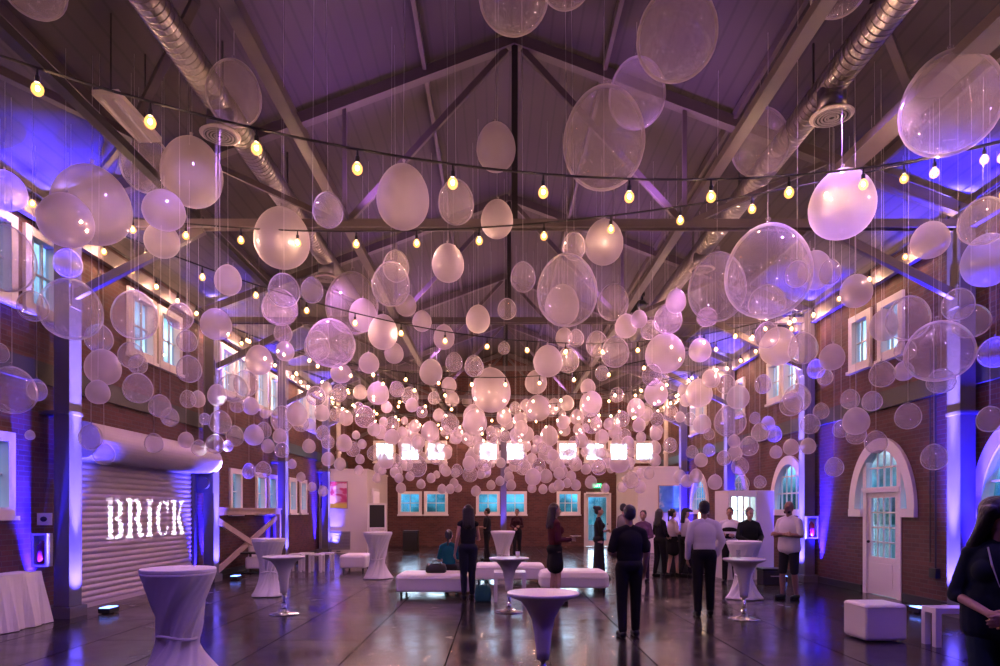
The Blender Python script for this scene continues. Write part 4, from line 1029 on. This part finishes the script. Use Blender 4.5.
# ------------------------------------------------------------------ balloons
B = []
def bl(s):
    for t in s.split():
        v = [float(q) for q in t.split(',')]; B.append(v)
bl('''34,-16,58,60 234,93,53,62 146,163,47,58 192,172,58,68 92,205,72,76 66,220,50,52 164,210,40,39 162,240,33,35 4,190,40,38 282,238,54,60 328,210,30,35
5,258,54,66 68,263,26,28 33,306,28,30 71,309,57,60 99,338,26,28 135,315,43,49 180,316,25,27 187,341,20 216,324,30,31 228,280,26,30 284,290,31,33 280,307,35,36
283,333,18 285,351,18 312,290,22,26 352,303,52,62 331,343,48,48 317,346,25,33 363,315,28,33 383,332,29,35 394,353,19,21 391,284,38,44 396,266,26,34 406,305,21,22
422,321,19,21 369,363,20,21 341,373,21,19 316,396,19,20 326,388,12 339,393,15,18 360,392,14,15 378,393,22,23 397,389,15 410,396,17 434,398,12 412,405,13 322,413,15
337,414,14 359,408,11 365,417,20 422,412,11 514,-8,70,74 566,-24,52,58 496,147,39,48 403,197,52,63 456,202,36,44 497,219,32,38 604,138,81,98 637,93,56,66 677,33,79,86
448,263,32,38 604,242,38,45 574,246,23,30 567,290,60,72 562,305,34,42 523,277,25,30 613,302,31,37 507,309,19,21 478,319,24,28 444,337,21,25 431,372,23,26 454,362,17,20 474,366,19,22
491,390,39,45 449,385,15 452,399,14 548,361,29,32 568,360,22,26 536,382,22,24 564,337,17,19 576,338,16 538,408,24 526,405,11 554,406,14 567,403,14 515,408,12 474,416,22
504,414,14 504,348,12 626,326,22,24 639,319,16,18 597,344,22,26 615,352,28,31 602,373,14 665,353,39,40 700,350,22,24 676,301,20,24 668,319,28,30 650,330,18 717,287,56,70
768,271,83,92 815,270,32,40 830,272,21,32 797,274,22,36 707,317,20,16 767,302,36,32 778,346,36,38 767,335,24 803,348,28,32 832,357,24 816,369,17 825,377,15 791,404,22 797,398,26
763,384,16,20 738,397,22 726,384,18 712,379,16 699,393,26 760,142,55,66 842,204,62,68 950,103,90,98 839,-15,54,56 856,291,30 930,240,35,36 983,221,44,46 988,260,47 958,304,29
971,321,34,33 908,318,40 884,325,26,36 939,351,62,60 941,381,26,24 905,350,20 882,374,24 904,371,18 850,399,18,20 872,401,19,20 856,421,25 856,434,19 841,429,16 908,416,24
934,457,24 876,442,21 834,467,18 996,352,32,26 990,419,24,26 821,411,15 810,424,19,20 808,446,15 791,447,15 776,452,12 760,432,17 774,434,15 768,423,13 730,421,31,32
749,446,18,20 734,441,12 724,458,14 735,453,14 740,466,17 742,483,14 760,482,12 715,482,14 701,460,13 692,452,12 709,450,12 702,424,18 709,434,11 755,418,11
189,369,24,27 188,399,15,18 198,399,14,17 160,406,21 170,417,17 217,395,18,26 233,388,30,28 259,360,26,30 237,405,14 251,406,16 246,383,24 220,422,22,24 235,436,17,21 215,444,18 228,446,10
254,435,19 264,430,15 268,446,13 265,413,10 282,419,22,30 301,423,16 297,414,20,26 280,436,14 282,450,14 292,464,9 249,471,13,18 263,470,16 301,477,9 309,446,13 186,440,15 199,448,15 154,443,18 205,419,11
12,390,43 37,390,18,24 0,353,16,26 103,367,33,36 98,392,22 131,355,24 138,364,18 138,388,28,30 91,437,22,26 104,454,20 30,435,9,14
346,418,14 310,425,12 323,433,14 328,442,13 344,443,16 353,449,14 362,444,9 356,435,8 328,459,13 340,464,12 360,459,9 359,470,9 312,487,9 323,491,10 377,478,9 374,429,13 392,424,14
392,437,15 415,426,12 430,431,18 374,453,14 386,460,16 395,461,14 418,443,12 417,466,20 395,472,9 399,478,9 401,488,10 410,476,9 421,484,9 431,478,9 436,458,12 439,415,12 450,423,18
475,422,24 504,417,15 520,420,14 458,432,10 469,438,9 433,454,13 446,453,12 446,471,10 457,470,11 469,463,13 470,474,15 484,464,15 481,474,9 479,449,12 442,489,9 450,489,9 454,483,9
458,488,8 476,491,10 491,485,9 500,481,9 509,477,10 511,485,10 492,437,11 505,436,11 521,428,14 527,434,14 549,436,18,21 537,440,9 535,449,9 542,448,11 532,458,10 539,465,13 523,467,15
515,465,12 516,457,16 533,477,16 532,488,9 543,489,9 546,476,13 553,488,9 559,485,11 553,455,11 558,465,13 570,458,17 559,473,11 571,476,10 576,485,10 563,422,13 577,417,14 574,442,11
590,404,21,28 592,423,19,22 609,424,11 622,419,15 602,437,14 582,441,13 578,429,10 636,408,18,20 639,425,13 646,414,14 657,419,13 671,413,14,20 680,417,10 690,419,12 656,434,12 654,448,14
644,456,11 655,460,12 641,437,10 625,435,12 628,443,13 618,443,14 619,462,20 631,462,8 608,463,9 599,467,15 586,469,10 591,482,12 605,488,9 567,483,9 631,480,16 622,487,10 640,473,9 649,473,11,13
640,487,12 687,481,12 696,476,13,15 670,445,14 617,395,14 588,387,15 592,402,20 656,393,23 652,375,20 663,378,12 685,390,14 710,378,16 686,400,12''')
NAMED = {
 (34,-16): ('clear balloon cut by the top edge at the upper left corner', 'the balloon at the top left corner', 0),  # position in the photo -> (its own label, how its neighbours call it, milky?)
 (234,93): ('clear balloon hanging in front of the left silver duct, upper left', 'the balloon before the left duct', 0),
 (146,163): ('clear half of the touching pair of balloons below the strip light', 'the clear balloon below the strip light', 0),
 (192,172): ('milky half of the touching pair of balloons below the strip light', 'the milky balloon below the strip light', 1),
 (92,205): ('giant milky balloon at far left with bulbs glowing through it', 'the giant glowing balloon at far left', 1),
 (5,258): ('large clear balloon over the window at the left edge', 'the clear balloon at the left edge window', 0),
 (4,190): ('milky balloon cut by the left edge, above the edge window', 'the milky balloon cut by the left edge', 1),
 (71,309): ('large clear balloon against the top of the first left column', 'the large balloon on the first left column', 0),
 (135,315): ('clear balloon covering one of the upper left window pair', 'the balloon over the upper left window', 0),
 (282,238): ('large milky balloon on the line of the left duct, left of centre', 'the large milky balloon left of centre', 1),
 (216,324): ('round milky balloon just right of the upper left window pair', 'the milky balloon right of the left windows', 1),
 (228,280): ('egg-shaped milky balloon alone before the left roof slope', 'the lone egg-shaped balloon at left', 1),
 (352,303): ('giant clear balloon left of centre overlapping another below it', 'the giant balloon left of centre', 0),
 (331,343): ('giant clear balloon just below the giant one left of centre', 'the lower giant balloon left of centre', 0),
 (391,284): ('clear balloon with a dotted ring of reflections, left of centre', 'the dotted balloon left of centre', 0),
 (403,197): ('large milky balloon with a bulb at its upper right, upper centre', 'the large milky balloon at upper centre', 1),
 (456,202): ('clear egg-shaped balloon with a dotted line across it, upper centre', 'the dotted balloon at upper centre', 0),
 (496,147): ('highest milky egg-shaped balloon on the centre line', 'the highest balloon on the centre line', 1),
 (497,219): ('milky balloon below the highest one on the centre line', 'the second balloon on the centre line', 1),
 (448,263): ('milky egg-shaped balloon left of the centre line', 'the egg-shaped balloon near the centre line', 1),
 (604,138): ('giant clear balloon right of the centre line near the top', 'the giant clear balloon at upper right centre', 0),
 (637,93): ('clear balloon half behind the giant one at upper right centre', 'the balloon behind the upper giant', 0),
 (677,33): ('giant clear balloon touching the top edge right of centre', 'the giant balloon at the top edge', 0),
 (514,-8): ('clear balloon cut by the top edge at the centre', 'the balloon cut by the top edge', 0),
 (566,-24): ('sliver of a balloon at the top edge right of the centre one', 'the sliver of balloon at the top edge', 0),
 (604,242): ('milky balloon with a bulb showing at its top, right of centre', 'the bulb-topped balloon right of centre', 1),
 (567,290): ('giant egg-shaped balloon with a small one showing through, at centre', 'the giant egg-shaped balloon at centre', 0),
 (523,277): ('small clear balloon left of the giant egg-shaped one at centre', 'the small balloon left of the giant egg', 0),
 (613,302): ('clear balloon right of the giant egg-shaped one at centre', 'the balloon right of the giant egg', 0),
 (491,390): ('largest milky balloon low on the centre line, two bulbs glowing through', 'the largest low balloon on the centre line', 1),
 (548,361): ('milky balloon just right of the centre line, below the giant egg', 'the balloon below the giant egg', 1),
 (665,353): ('milky balloon with bulbs glowing through it, right of centre', 'the glowing balloon right of centre', 1),
 (700,350): ('small bright milky balloon right of the glowing one', 'the small bright balloon right of centre', 1),
 (717,287): ('giant clear balloon overlapping a larger one on the right', 'the left of the two right-hand giants', 0),
 (768,271): ('largest clear balloon on the right, before the upper windows', 'the largest right-hand balloon', 0),
 (760,142): ('clear balloon before the right silver duct', 'the balloon before the right duct', 0),
 (842,204): ('large milky balloon touching the nearest bulb string on the right', 'the large milky balloon on the right', 1),
 (950,103): ('giant clear balloon at the top right corner, the largest of all', 'the giant balloon at top right', 0),
 (839,-15): ('balloon cut by the top edge above the right duct', 'the top edge balloon above the right duct', 0),
 (930,240): ('milky balloon in front of the right wall above the knee brace', 'the balloon above the right knee brace', 1),
 (983,221): ('clear upper balloon of the blue-lit pair at the right edge', 'the upper balloon of the right edge pair', 0),
 (988,260): ('milky lower balloon of the blue-lit pair at the right edge', 'the lower balloon of the right edge pair', 1),
 (939,351): ('large clear balloon across the first right column', 'the large balloon on the first right column', 0),
 (908,318): ('clear balloon covering part of the upper right window pair', 'the balloon over the upper right window', 0),
 (856,291): ('small milky balloon above the upper right window pair', 'the milky balloon above the right windows', 1),
 (778,346): ('milky balloon with bulbs behind it, left of the second right column', 'the milky balloon by the second right column', 1),
 (730,421): ('large pale balloon before the third right column', 'the large balloon on the third right column', 0),
 (934,457): ('small blue-lit balloon low on the brick between arched door and first right column', 'the low blue-lit balloon at right', 0),
 (91,437): ('blue-lit balloon at the left end of the shutter hood', 'the blue-lit balloon on the shutter hood', 0),
 (12,390): ('large clear balloon low at the left edge', 'the low balloon at the left edge', 0),
}
LAND = [((597, 485), 'the green exit sign'), ((503, 428), 'the bracket of the central post'), ((334, 495), 'the red painting'), ((672, 499), 'the blue painting'), ((146, 517), 'the word on the shutter'),
        ((216, 460), 'the right end of the shutter hood'), ((338, 440), 'the thick pale pipe at left'), ((666, 440), 'the thick pale pipe at right'), ((488, 452), 'the far window left of the post'), ((515, 452), 'the far window right of the post'),
        ((410, 452), 'the second far upper window'), ((595, 452), 'the seventh far upper window'), ((880, 445), 'the arched door'), ((745, 465), 'the arched window behind the cooler'), ((793, 460), 'the arched window by the second right column'), ((568, 500), 'the far lower window nearest the exit sign')]
NB = 300
B = [b+[b[2]*1.1] if len(b) == 3 else b for b in B]
B.sort(key=lambda b: -b[2])
rb = random.Random(11)
def place(x, y, w, h, i):
    side = x < 225 or x > 830
    if y > 375 and not side: tgt = 19 if 300 < x < 710 else 15
    elif side: tgt = 8.5
    elif y > 300: tgt = 13
    else: tgt = 8.5
    best = None
    for s in (.26, .3, .36, .43, .52, .62, .75, .9, 1.05):
        Y = F*s/w*1.0; X = (x-VX)*Y/F; Z = H+(HY-y)*Y/F
        lim = XR if X > 0 else -XL
        if abs(X)+s/2 > lim-.12 or Y > 29 or Y < 4.6 or Z+s*.75 > roof_z(X)-.25 or Z-s*.6 < 1.9: continue
        for yc in BAYS:                                     # keep clear of columns
            if abs(Y-yc-.15) < .3+s/2 and (X-s/2 < CL+.05 or X+s/2 > CR-.05): break
        else:
            c = abs(math.log(Y/tgt))
            if best is None or c < best[0]: best = (c, Y, s)
    if best is None:
        lim = (CR if x > VX else -CL)-.1
        Y = min(abs(lim/((x-VX)/F+math.copysign(.5*w/F, x-VX))) if abs(x-VX) > 5 else 12, 27); return Y, w*Y/F
    return best[1], best[2]
pos = []
for i, (x, y, w, h) in enumerate(B):
    Y, s = place(x, y, w, h, i); f = 1.0
    for k in range(90):
        P = U(x, y, Y*f)
        ok = all((P-q[0]).length > (s*f+q[1])*.54 for q in pos) and all((P-q).length > s*f*.56+.11 for q in BULBS)
        if ok: break
        f = 1+(.012*(k//2+1))*(1 if k % 2 else -1)
    pos.append((U(x, y, Y*f), s*f, h/w))
# one latex shape in two finishes: egg with a knotted neck
def egg():
    bm = BM(); prof = []
    for k in range(25):
        a = -PI/2+PI*k/24; z = math.sin(a); r = math.cos(a)*(1-.10*z) 
        prof.append((max(r, .004)*.5, z*.5))
    prof = prof[:-1]; zt = prof[-1][1]
    prof += [(.03, .507), (.018, .53), (.022, .545), (.03, .575), (.022, .58)]
    lathe(bm, prof, 32); return bm
me_b = []
for nm, mt in (('balloon', M['balloon']), ('milky_balloon', M['milky'])):
    b = egg(); me = bpy.data.meshes.new(nm); bmesh.ops.recalc_face_normals(b, faces=b.faces[:]); b.to_mesh(me); b.free(); me.materials.append(mt)
    for p in me.polygons: p.use_smooth = True
    me_b.append(me)
b = BM(); tube(b, [(0, 0, 0), (0, 0, 1)], 1.0, 5); me_s = bpy.data.meshes.new('hanging_thread'); b.to_mesh(me_s); b.free(); me_s.materials.append(M['string'])
refs = [((x, y), v[1]) for (x, y), v in NAMED.items()]+LAND
named_at = {}
for (x, y), v in NAMED.items():
    named_at[min(range(len(B)), key=lambda i: (B[i][0]-x)**2+(B[i][1]-y)**2)] = v
DIRS = ['right of', 'above and right of', 'above', 'above and left of', 'left of', 'below and left of', 'below', 'below and right of']
ORD = ['nearest', 'second', 'third', 'fourth', 'fifth', 'sixth', 'seventh', 'eighth', 'ninth', 'tenth', 'eleventh', 'twelfth']
slots = {}
for i, (x, y, w, h) in enumerate(B[:NB]):
    if i in named_at: continue
    (rx, ry), ph = min(refs, key=lambda r: (r[0][0]-x)**2+(r[0][1]-y)**2)
    d = int(round(math.atan2(ry-y, x-rx)/(PI/4))) % 8
    slots.setdefault((ph, d), []).append(((x-rx)**2+(y-ry)**2, i))
lab = {}
for (ph, d), v in slots.items():
    v.sort()
    for r, (_, i) in enumerate(v):
        sz = 'medium' if B[i][2] > 24 else ('small' if B[i][2] > 13 else 'tiny')
        lab[i] = ('%s balloon just %s %s' % (sz, DIRS[d], ph)) if len(v) == 1 else ('%s %s balloon %s %s' % (ORD[r], sz, DIRS[d], ph))
for i, (x, y, w, h) in enumerate(B[:NB]):
    P, s, asp = pos[i]
    mk = named_at[i][2] if i in named_at else (1 if rb.random() < (.6 if 250 < x < 760 and y > 300 else .2) else 0)
    o = link('balloon', me_b[mk], None, loc=P); o.scale = (s, s, s*min(max(asp, .95), 1.22))
    o.rotation_euler = (rb.uniform(-.06, .06), rb.uniform(-.06, .06), rb.uniform(0, 6.28))
    tag(o, named_at[i][0] if i in named_at else lab[i], 'balloon', 'clear balloons hung from the roof')
    t = link('hanging_thread', me_s, None, o)
    top = P.z+.56*s*o.scale.z/s; zr = roof_z(P.x)-.02
    t.matrix_parent_inverse = Matrix.Identity(4)
    Wm = Matrix.Translation((P.x, P.y, top)) @ Matrix.Diagonal((.0022, .0022, max(.1, zr-top), 1))
    bmw = Matrix.LocRotScale(o.location, o.rotation_euler, o.scale)
    t.matrix_basis = bmw.inverted() @ Wm
# the many more that overlap too closely to count, far down the hall
rest = pos[NB:]
for k in range(170):
    x = rb.gauss(505, 95); y = 462-abs(rb.gauss(0, 34))+rb.uniform(-6, 22)
    if not (375 < x < 690 and 395 < y < 488): continue
    Y = rb.uniform(20, 28.5); s = rb.choice((.26, .3, .36, .43)); P = U(x, y, Y)
    if abs(P.x-.21) < s+.25 and abs(P.y-25.1) < s+.25: continue
    if all((P-q[0]).length > (s+q[1])*.55 for q in pos+rest): rest.append((P, s, 1.1))
bm = BM(); src = egg()
tmpm = bpy.data.meshes.new('t'); src.to_mesh(tmpm); src.free()
for P, s, asp in rest:
    n0 = len(bm.verts); bm.from_mesh(tmpm); bm.verts.ensure_lookup_table()
    for v in bm.verts[n0:]: v.co = Vector((v.co.x*s, v.co.y*s, v.co.z*s*1.1))+P
o = obj('distant_balloon_mass', bm, M['milky'], smooth=True)
tag(o, 'mass of tiny balloons crowding before the far windows', 'balloons', kind='stuff')
FILL = 1.5
# ------------------------------------------------------------------ added purple fill lamps at truss level, without fixtures; daylight
P1, P2, P3 = (.43, .2, 1.0), (.72, .28, .88), (.95, .42, .72)
for x, y, e, c in ((-3.4, 2.6, 170, P1), (3.9, 2.6, 170, P1), (-3.4, 7.6, 150, P1), (3.9, 7.6, 150, P1), (-3.4, 12.6, 170, P2), (3.9, 12.6, 170, P2),
                   (-3.4, 17.8, 210, P2), (3.9, 17.8, 210, P2), (-3.4, 22.8, 230, P3), (3.9, 22.8, 230, P3), (.2, 27.4, 160, P3)):
    spot('purple_fill', (x, y, H+4.6), (x*.85, y, 0), e*FILL, c, math.radians(165), 1.0, .05)
for y, e, c in ((.2, 40, P1), (4.7, 50, P1), (9.75, 50, P2), (14.8, 60, P2), (19.9, 70, P3), (25, 70, P3)):
    for s in (-1, 1): spot('roof_fill', (XC+s*2.0, y, CHORD+.1), (XC+s*2.6, y, 12), e*1.2*FILL, (c[0]*.85, c[1]*.85, 1.0), math.radians(150), 1.0, .05)  # added upward fill that tints the roof purple
w = bpy.data.worlds.new('sky'); bpy.context.scene.world = w; w.use_nodes = True
nt = w.node_tree; nt.nodes.clear()
out = N(nt, 'ShaderNodeOutputWorld'); bg = N(nt, 'ShaderNodeBackground'); tc = N(nt, 'ShaderNodeTexCoord'); sp = N(nt, 'ShaderNodeSeparateXYZ')
nt.links.new(tc.outputs['Generated'], sp.inputs[0])
rp = N(nt, 'ShaderNodeValToRGB'); nt.links.new(sp.outputs['Z'], rp.inputs[0])
for i, (p, c) in enumerate([(0.0, (.006, .028, .035)), (0.03, (.02, .1, .15)), (.055, (.12, .28, .38)), (.08, (.9, 1.05, 1.1)), (.25, (.3, .5, .72)), (.6, (.25, .5, .9))]):
    e = rp.color_ramp.elements[i] if i < 2 else rp.color_ramp.elements.new(p)
    e.position = p; e.color = (*c, 1)
nz = N(nt, 'ShaderNodeTexNoise'); nz.inputs['Scale'].default_value = 26; nz.inputs['Detail'].default_value = 6
nt.links.new(tc.outputs['Generated'], nz.inputs['Vector'])
mr = N(nt, 'ShaderNodeMapRange'); mr.inputs[1].default_value = .35; mr.inputs[2].default_value = .65; mr.inputs[3].default_value = .25; mr.inputs[4].default_value = 1.5
nt.links.new(nz.outputs['Fac'], mr.inputs[0])
mx = N(nt, 'ShaderNodeMix', data_type='RGBA', blend_type='MULTIPLY'); mx.inputs[0].default_value = 1
nt.links.new(rp.outputs[0], mx.inputs[6]); nt.links.new(mr.outputs[0], mx.inputs[7])
yr = N(nt, 'ShaderNodeMapRange'); yr.inputs[1].default_value = .93; yr.inputs[2].default_value = .99; yr.inputs[3].default_value = .75; yr.inputs[4].default_value = 3.2; nt.links.new(sp.outputs['Y'], yr.inputs[0])
m2 = N(nt, 'ShaderNodeMix', data_type='RGBA', blend_type='MULTIPLY'); m2.inputs[0].default_value = 1; nt.links.new(mx.outputs[2], m2.inputs[6]); nt.links.new(yr.outputs[0], m2.inputs[7])
nt.links.new(m2.outputs[2], bg.inputs[0]); bg.inputs[1].default_value = 2.8; nt.links.new(bg.outputs[0], out.inputs[0])

# ------------------------------------------------------------------ BRICK: light thrown through a cut stencil plate
LETTERS = {  # stencil pieces, unit cap height, (width, [polygons])
 'B': (.74, [[(0,0),(.30,0),(.30,.05),(.27,.05),(.27,.95),(.30,.95),(.30,1),(0,1),(0,.95),(.08,.95),(.08,.05),(0,.05)],
             [(.36,0),(.50,0),(.62,.04),(.70,.13),(.72,.25),(.69,.38),(.60,.47),(.50,.51),(.60,.56),(.67,.65),(.68,.78),(.63,.91),(.54,.98),(.42,1),(.36,1),(.36,.94),(.44,.92),(.49,.84),(.49,.68),(.46,.57),(.36,.53),(.36,.48),(.47,.45),(.52,.36),(.52,.18),(.47,.08),(.36,.05)]]),
 'R': (.80, [[(0,0),(.33,0),(.33,.05),(.27,.05),(.27,.95),(.30,.95),(.30,1),(0,1),(0,.95),(.08,.95),(.08,.05),(0,.05)],
             [(.36,1),(.36,.94),(.44,.92),(.49,.84),(.49,.66),(.45,.55),(.36,.51),(.36,.46),(.44,.42),(.50,.30),(.53,.10),(.60,.01),(.70,-.01),(.78,.05),(.79,.11),(.75,.09),(.72,.12),(.70,.30),(.64,.44),(.54,.50),(.63,.56),(.68,.66),(.69,.79),(.64,.91),(.55,.98),(.44,1)]]),
 'I': (.40, [[(.02,0),(.38,0),(.38,.05),(.30,.05),(.30,.95),(.38,.95),(.38,1),(.02,1),(.02,.95),(.10,.95),(.10,.05),(.02,.05)]]),
 'C': (.74, [[(.33,1),(.22,.96),(.10,.83),(.04,.64),(.04,.36),(.10,.17),(.22,.04),(.33,0),(.33,.06),(.27,.13),(.24,.30),(.24,.70),(.27,.87),(.33,.94)],
             [(.40,0),(.52,.03),(.62,.12),(.69,.28),(.65,.29),(.57,.14),(.48,.07),(.40,.06)],
             [(.40,1),(.48,.98),(.58,.91),(.64,1),(.68,1),(.68,.64),(.64,.64),(.60,.78),(.52,.90),(.40,.94)]]),
 'K': (.84, [[(0,0),(.32,0),(.32,.05),(.27,.05),(.27,.95),(.32,.95),(.32,1),(0,1),(0,.95),(.08,.95),(.08,.05),(0,.05)],
             [(.33,.48),(.56,.90),(.50,.95),(.50,1),(.78,1),(.78,.95),(.68,.91),(.49,.60),(.74,.07),(.82,.05),(.82,0),(.46,0),(.46,.05),(.53,.07),(.39,.38),(.33,.30)]]),
}
proj = Vector((2.2, 4.95, 6.3))
y0, y1, z0, hgt = 11.65, 14.6, 1.1, .73
tot = sum(LETTERS[c][0] for c in 'BRICK')+.10*4; k = (y1-y0)/tot
polys = []; u = 0.0
for c in 'BRICK':
    wd, ps = LETTERS[c]
    for p in ps: polys.append([Vector((XL+.04, y0+(u+a)*k, z0+b*hgt-.0*(u+a)*k)) for a, b in p])
    u += wd+.10
ctr = Vector((XL+.04, (y0+y1)/2, z0+hgt/2)); dn = (ctr-proj).normalized(); pc = proj+dn*.45
ax = dn.cross(Vector((0, 0, 1))).normalized(); ay = ax.cross(dn)
def onplate(P):
    d = P-proj; t = .45/d.dot(dn); q = proj+d*t-pc; return (q.dot(ax), q.dot(ay), 0)
from mathutils.geometry import delaunay_2d_cdt
hp = [[Vector(onplate(v)[:2]) for v in p] for p in polys]
vc = [Vector(q) for q in ((-.2, -.14), (.2, -.14), (.2, .14), (-.2, .14))]; ed = [(0, 1), (1, 2), (2, 3), (3, 0)]
for p in hp:
    n0 = len(vc); vc += p; ed += [(n0+q, n0+(q+1) % len(p)) for q in range(len(p))]
dv, de, df = delaunay_2d_cdt(vc, ed, [], 0, 1e-7)[:3]
def inside(c, p):
    r = False
    for a, b in zip(p, p[1:]+p[:1]):
        if (a.y > c.y) != (b.y > c.y) and c.x < (b.x-a.x)*(c.y-a.y)/(b.y-a.y)+a.x: r = not r
    return r
bm = BM(); vv = [bm.verts.new((v.x, v.y, 0)) for v in dv]
for t in df:
    c = sum((dv[q] for q in t), Vector((0, 0)))/len(t)
    if not any(inside(c, p) for p in hp): bm.faces.new([vv[q] for q in t])
pm = bpy.data.meshes.new('stencil_plate'); bm.to_mesh(pm); bm.free()
R3 = Matrix((ax, ay, -dn)).transposed().to_4x4()
gp = empty('gobo_projector', proj, 'black projector on the near truss throwing the stencilled word on the shutter', 'projector')
o = link('stencil_plate', pm, M['black'], gp); o.matrix_local = Matrix.Translation(pc-proj) @ R3
bm = BM(); n = 4
cs = [(-.2, -.14), (.2, -.14), (.2, .14), (-.2, .14)]
for q in range(4):
    a, b = cs[q], cs[(q+1) % 4]
    bm.faces.new([bm.verts.new(p) for p in ((a[0], a[1], 0), (b[0], b[1], 0), (b[0], b[1], .6), (a[0], a[1], .6))])
bm.faces.new([bm.verts.new((x, y, .6)) for x, y in cs]); bmesh.ops.remove_doubles(bm, verts=bm.verts[:], dist=1e-4)
o = obj('housing', bm, M['black'], gp); o.matrix_local = Matrix.Translation(pc-proj) @ R3
bm = BM(); bar(bm, -dn*.16+Vector((0, 0, .0)), -dn*.16+Vector((0, .05, -.36)), .03, .04); obj('bracket', bm, M['black'], gp)
spot('gobo_lamp', proj, ctr, 34000, (.88, .9, 1.0), math.radians(44), .1, 0.0)

# ------------------------------------------------------------------ camera and view
cam = bpy.data.cameras.new('camera'); co = bpy.data.objects.new('camera', cam); C.objects.link(co)
co.location = (0, 0, H); co.rotation_euler = (PI/2, 0, 0); cam.sensor_width = 36; cam.sensor_fit = 'HORIZONTAL'; cam.lens = F*36/1000
cam.shift_x = (500-VX)/1000; cam.shift_y = (HY-333)/1000; cam.clip_start = .05; cam.clip_end = 300
sc = bpy.context.scene; sc.camera = co
sc.view_settings.view_transform = 'Standard'; sc.view_settings.look = 'None'; sc.view_settings.gamma = 1; sc.view_settings.use_curve_mapping = False
sc.view_settings.exposure = EXPOSURE = 0.45
cy = sc.cycles; cy.use_denoising = True; cy.max_bounces = 7; cy.diffuse_bounces = 3; cy.glossy_bounces = 3; cy.transmission_bounces = 4; cy.transparent_max_bounces = 40
cy.caustics_reflective = False; cy.caustics_refractive = False; cy.sample_clamp_indirect = 4.0; cy.use_light_tree = True
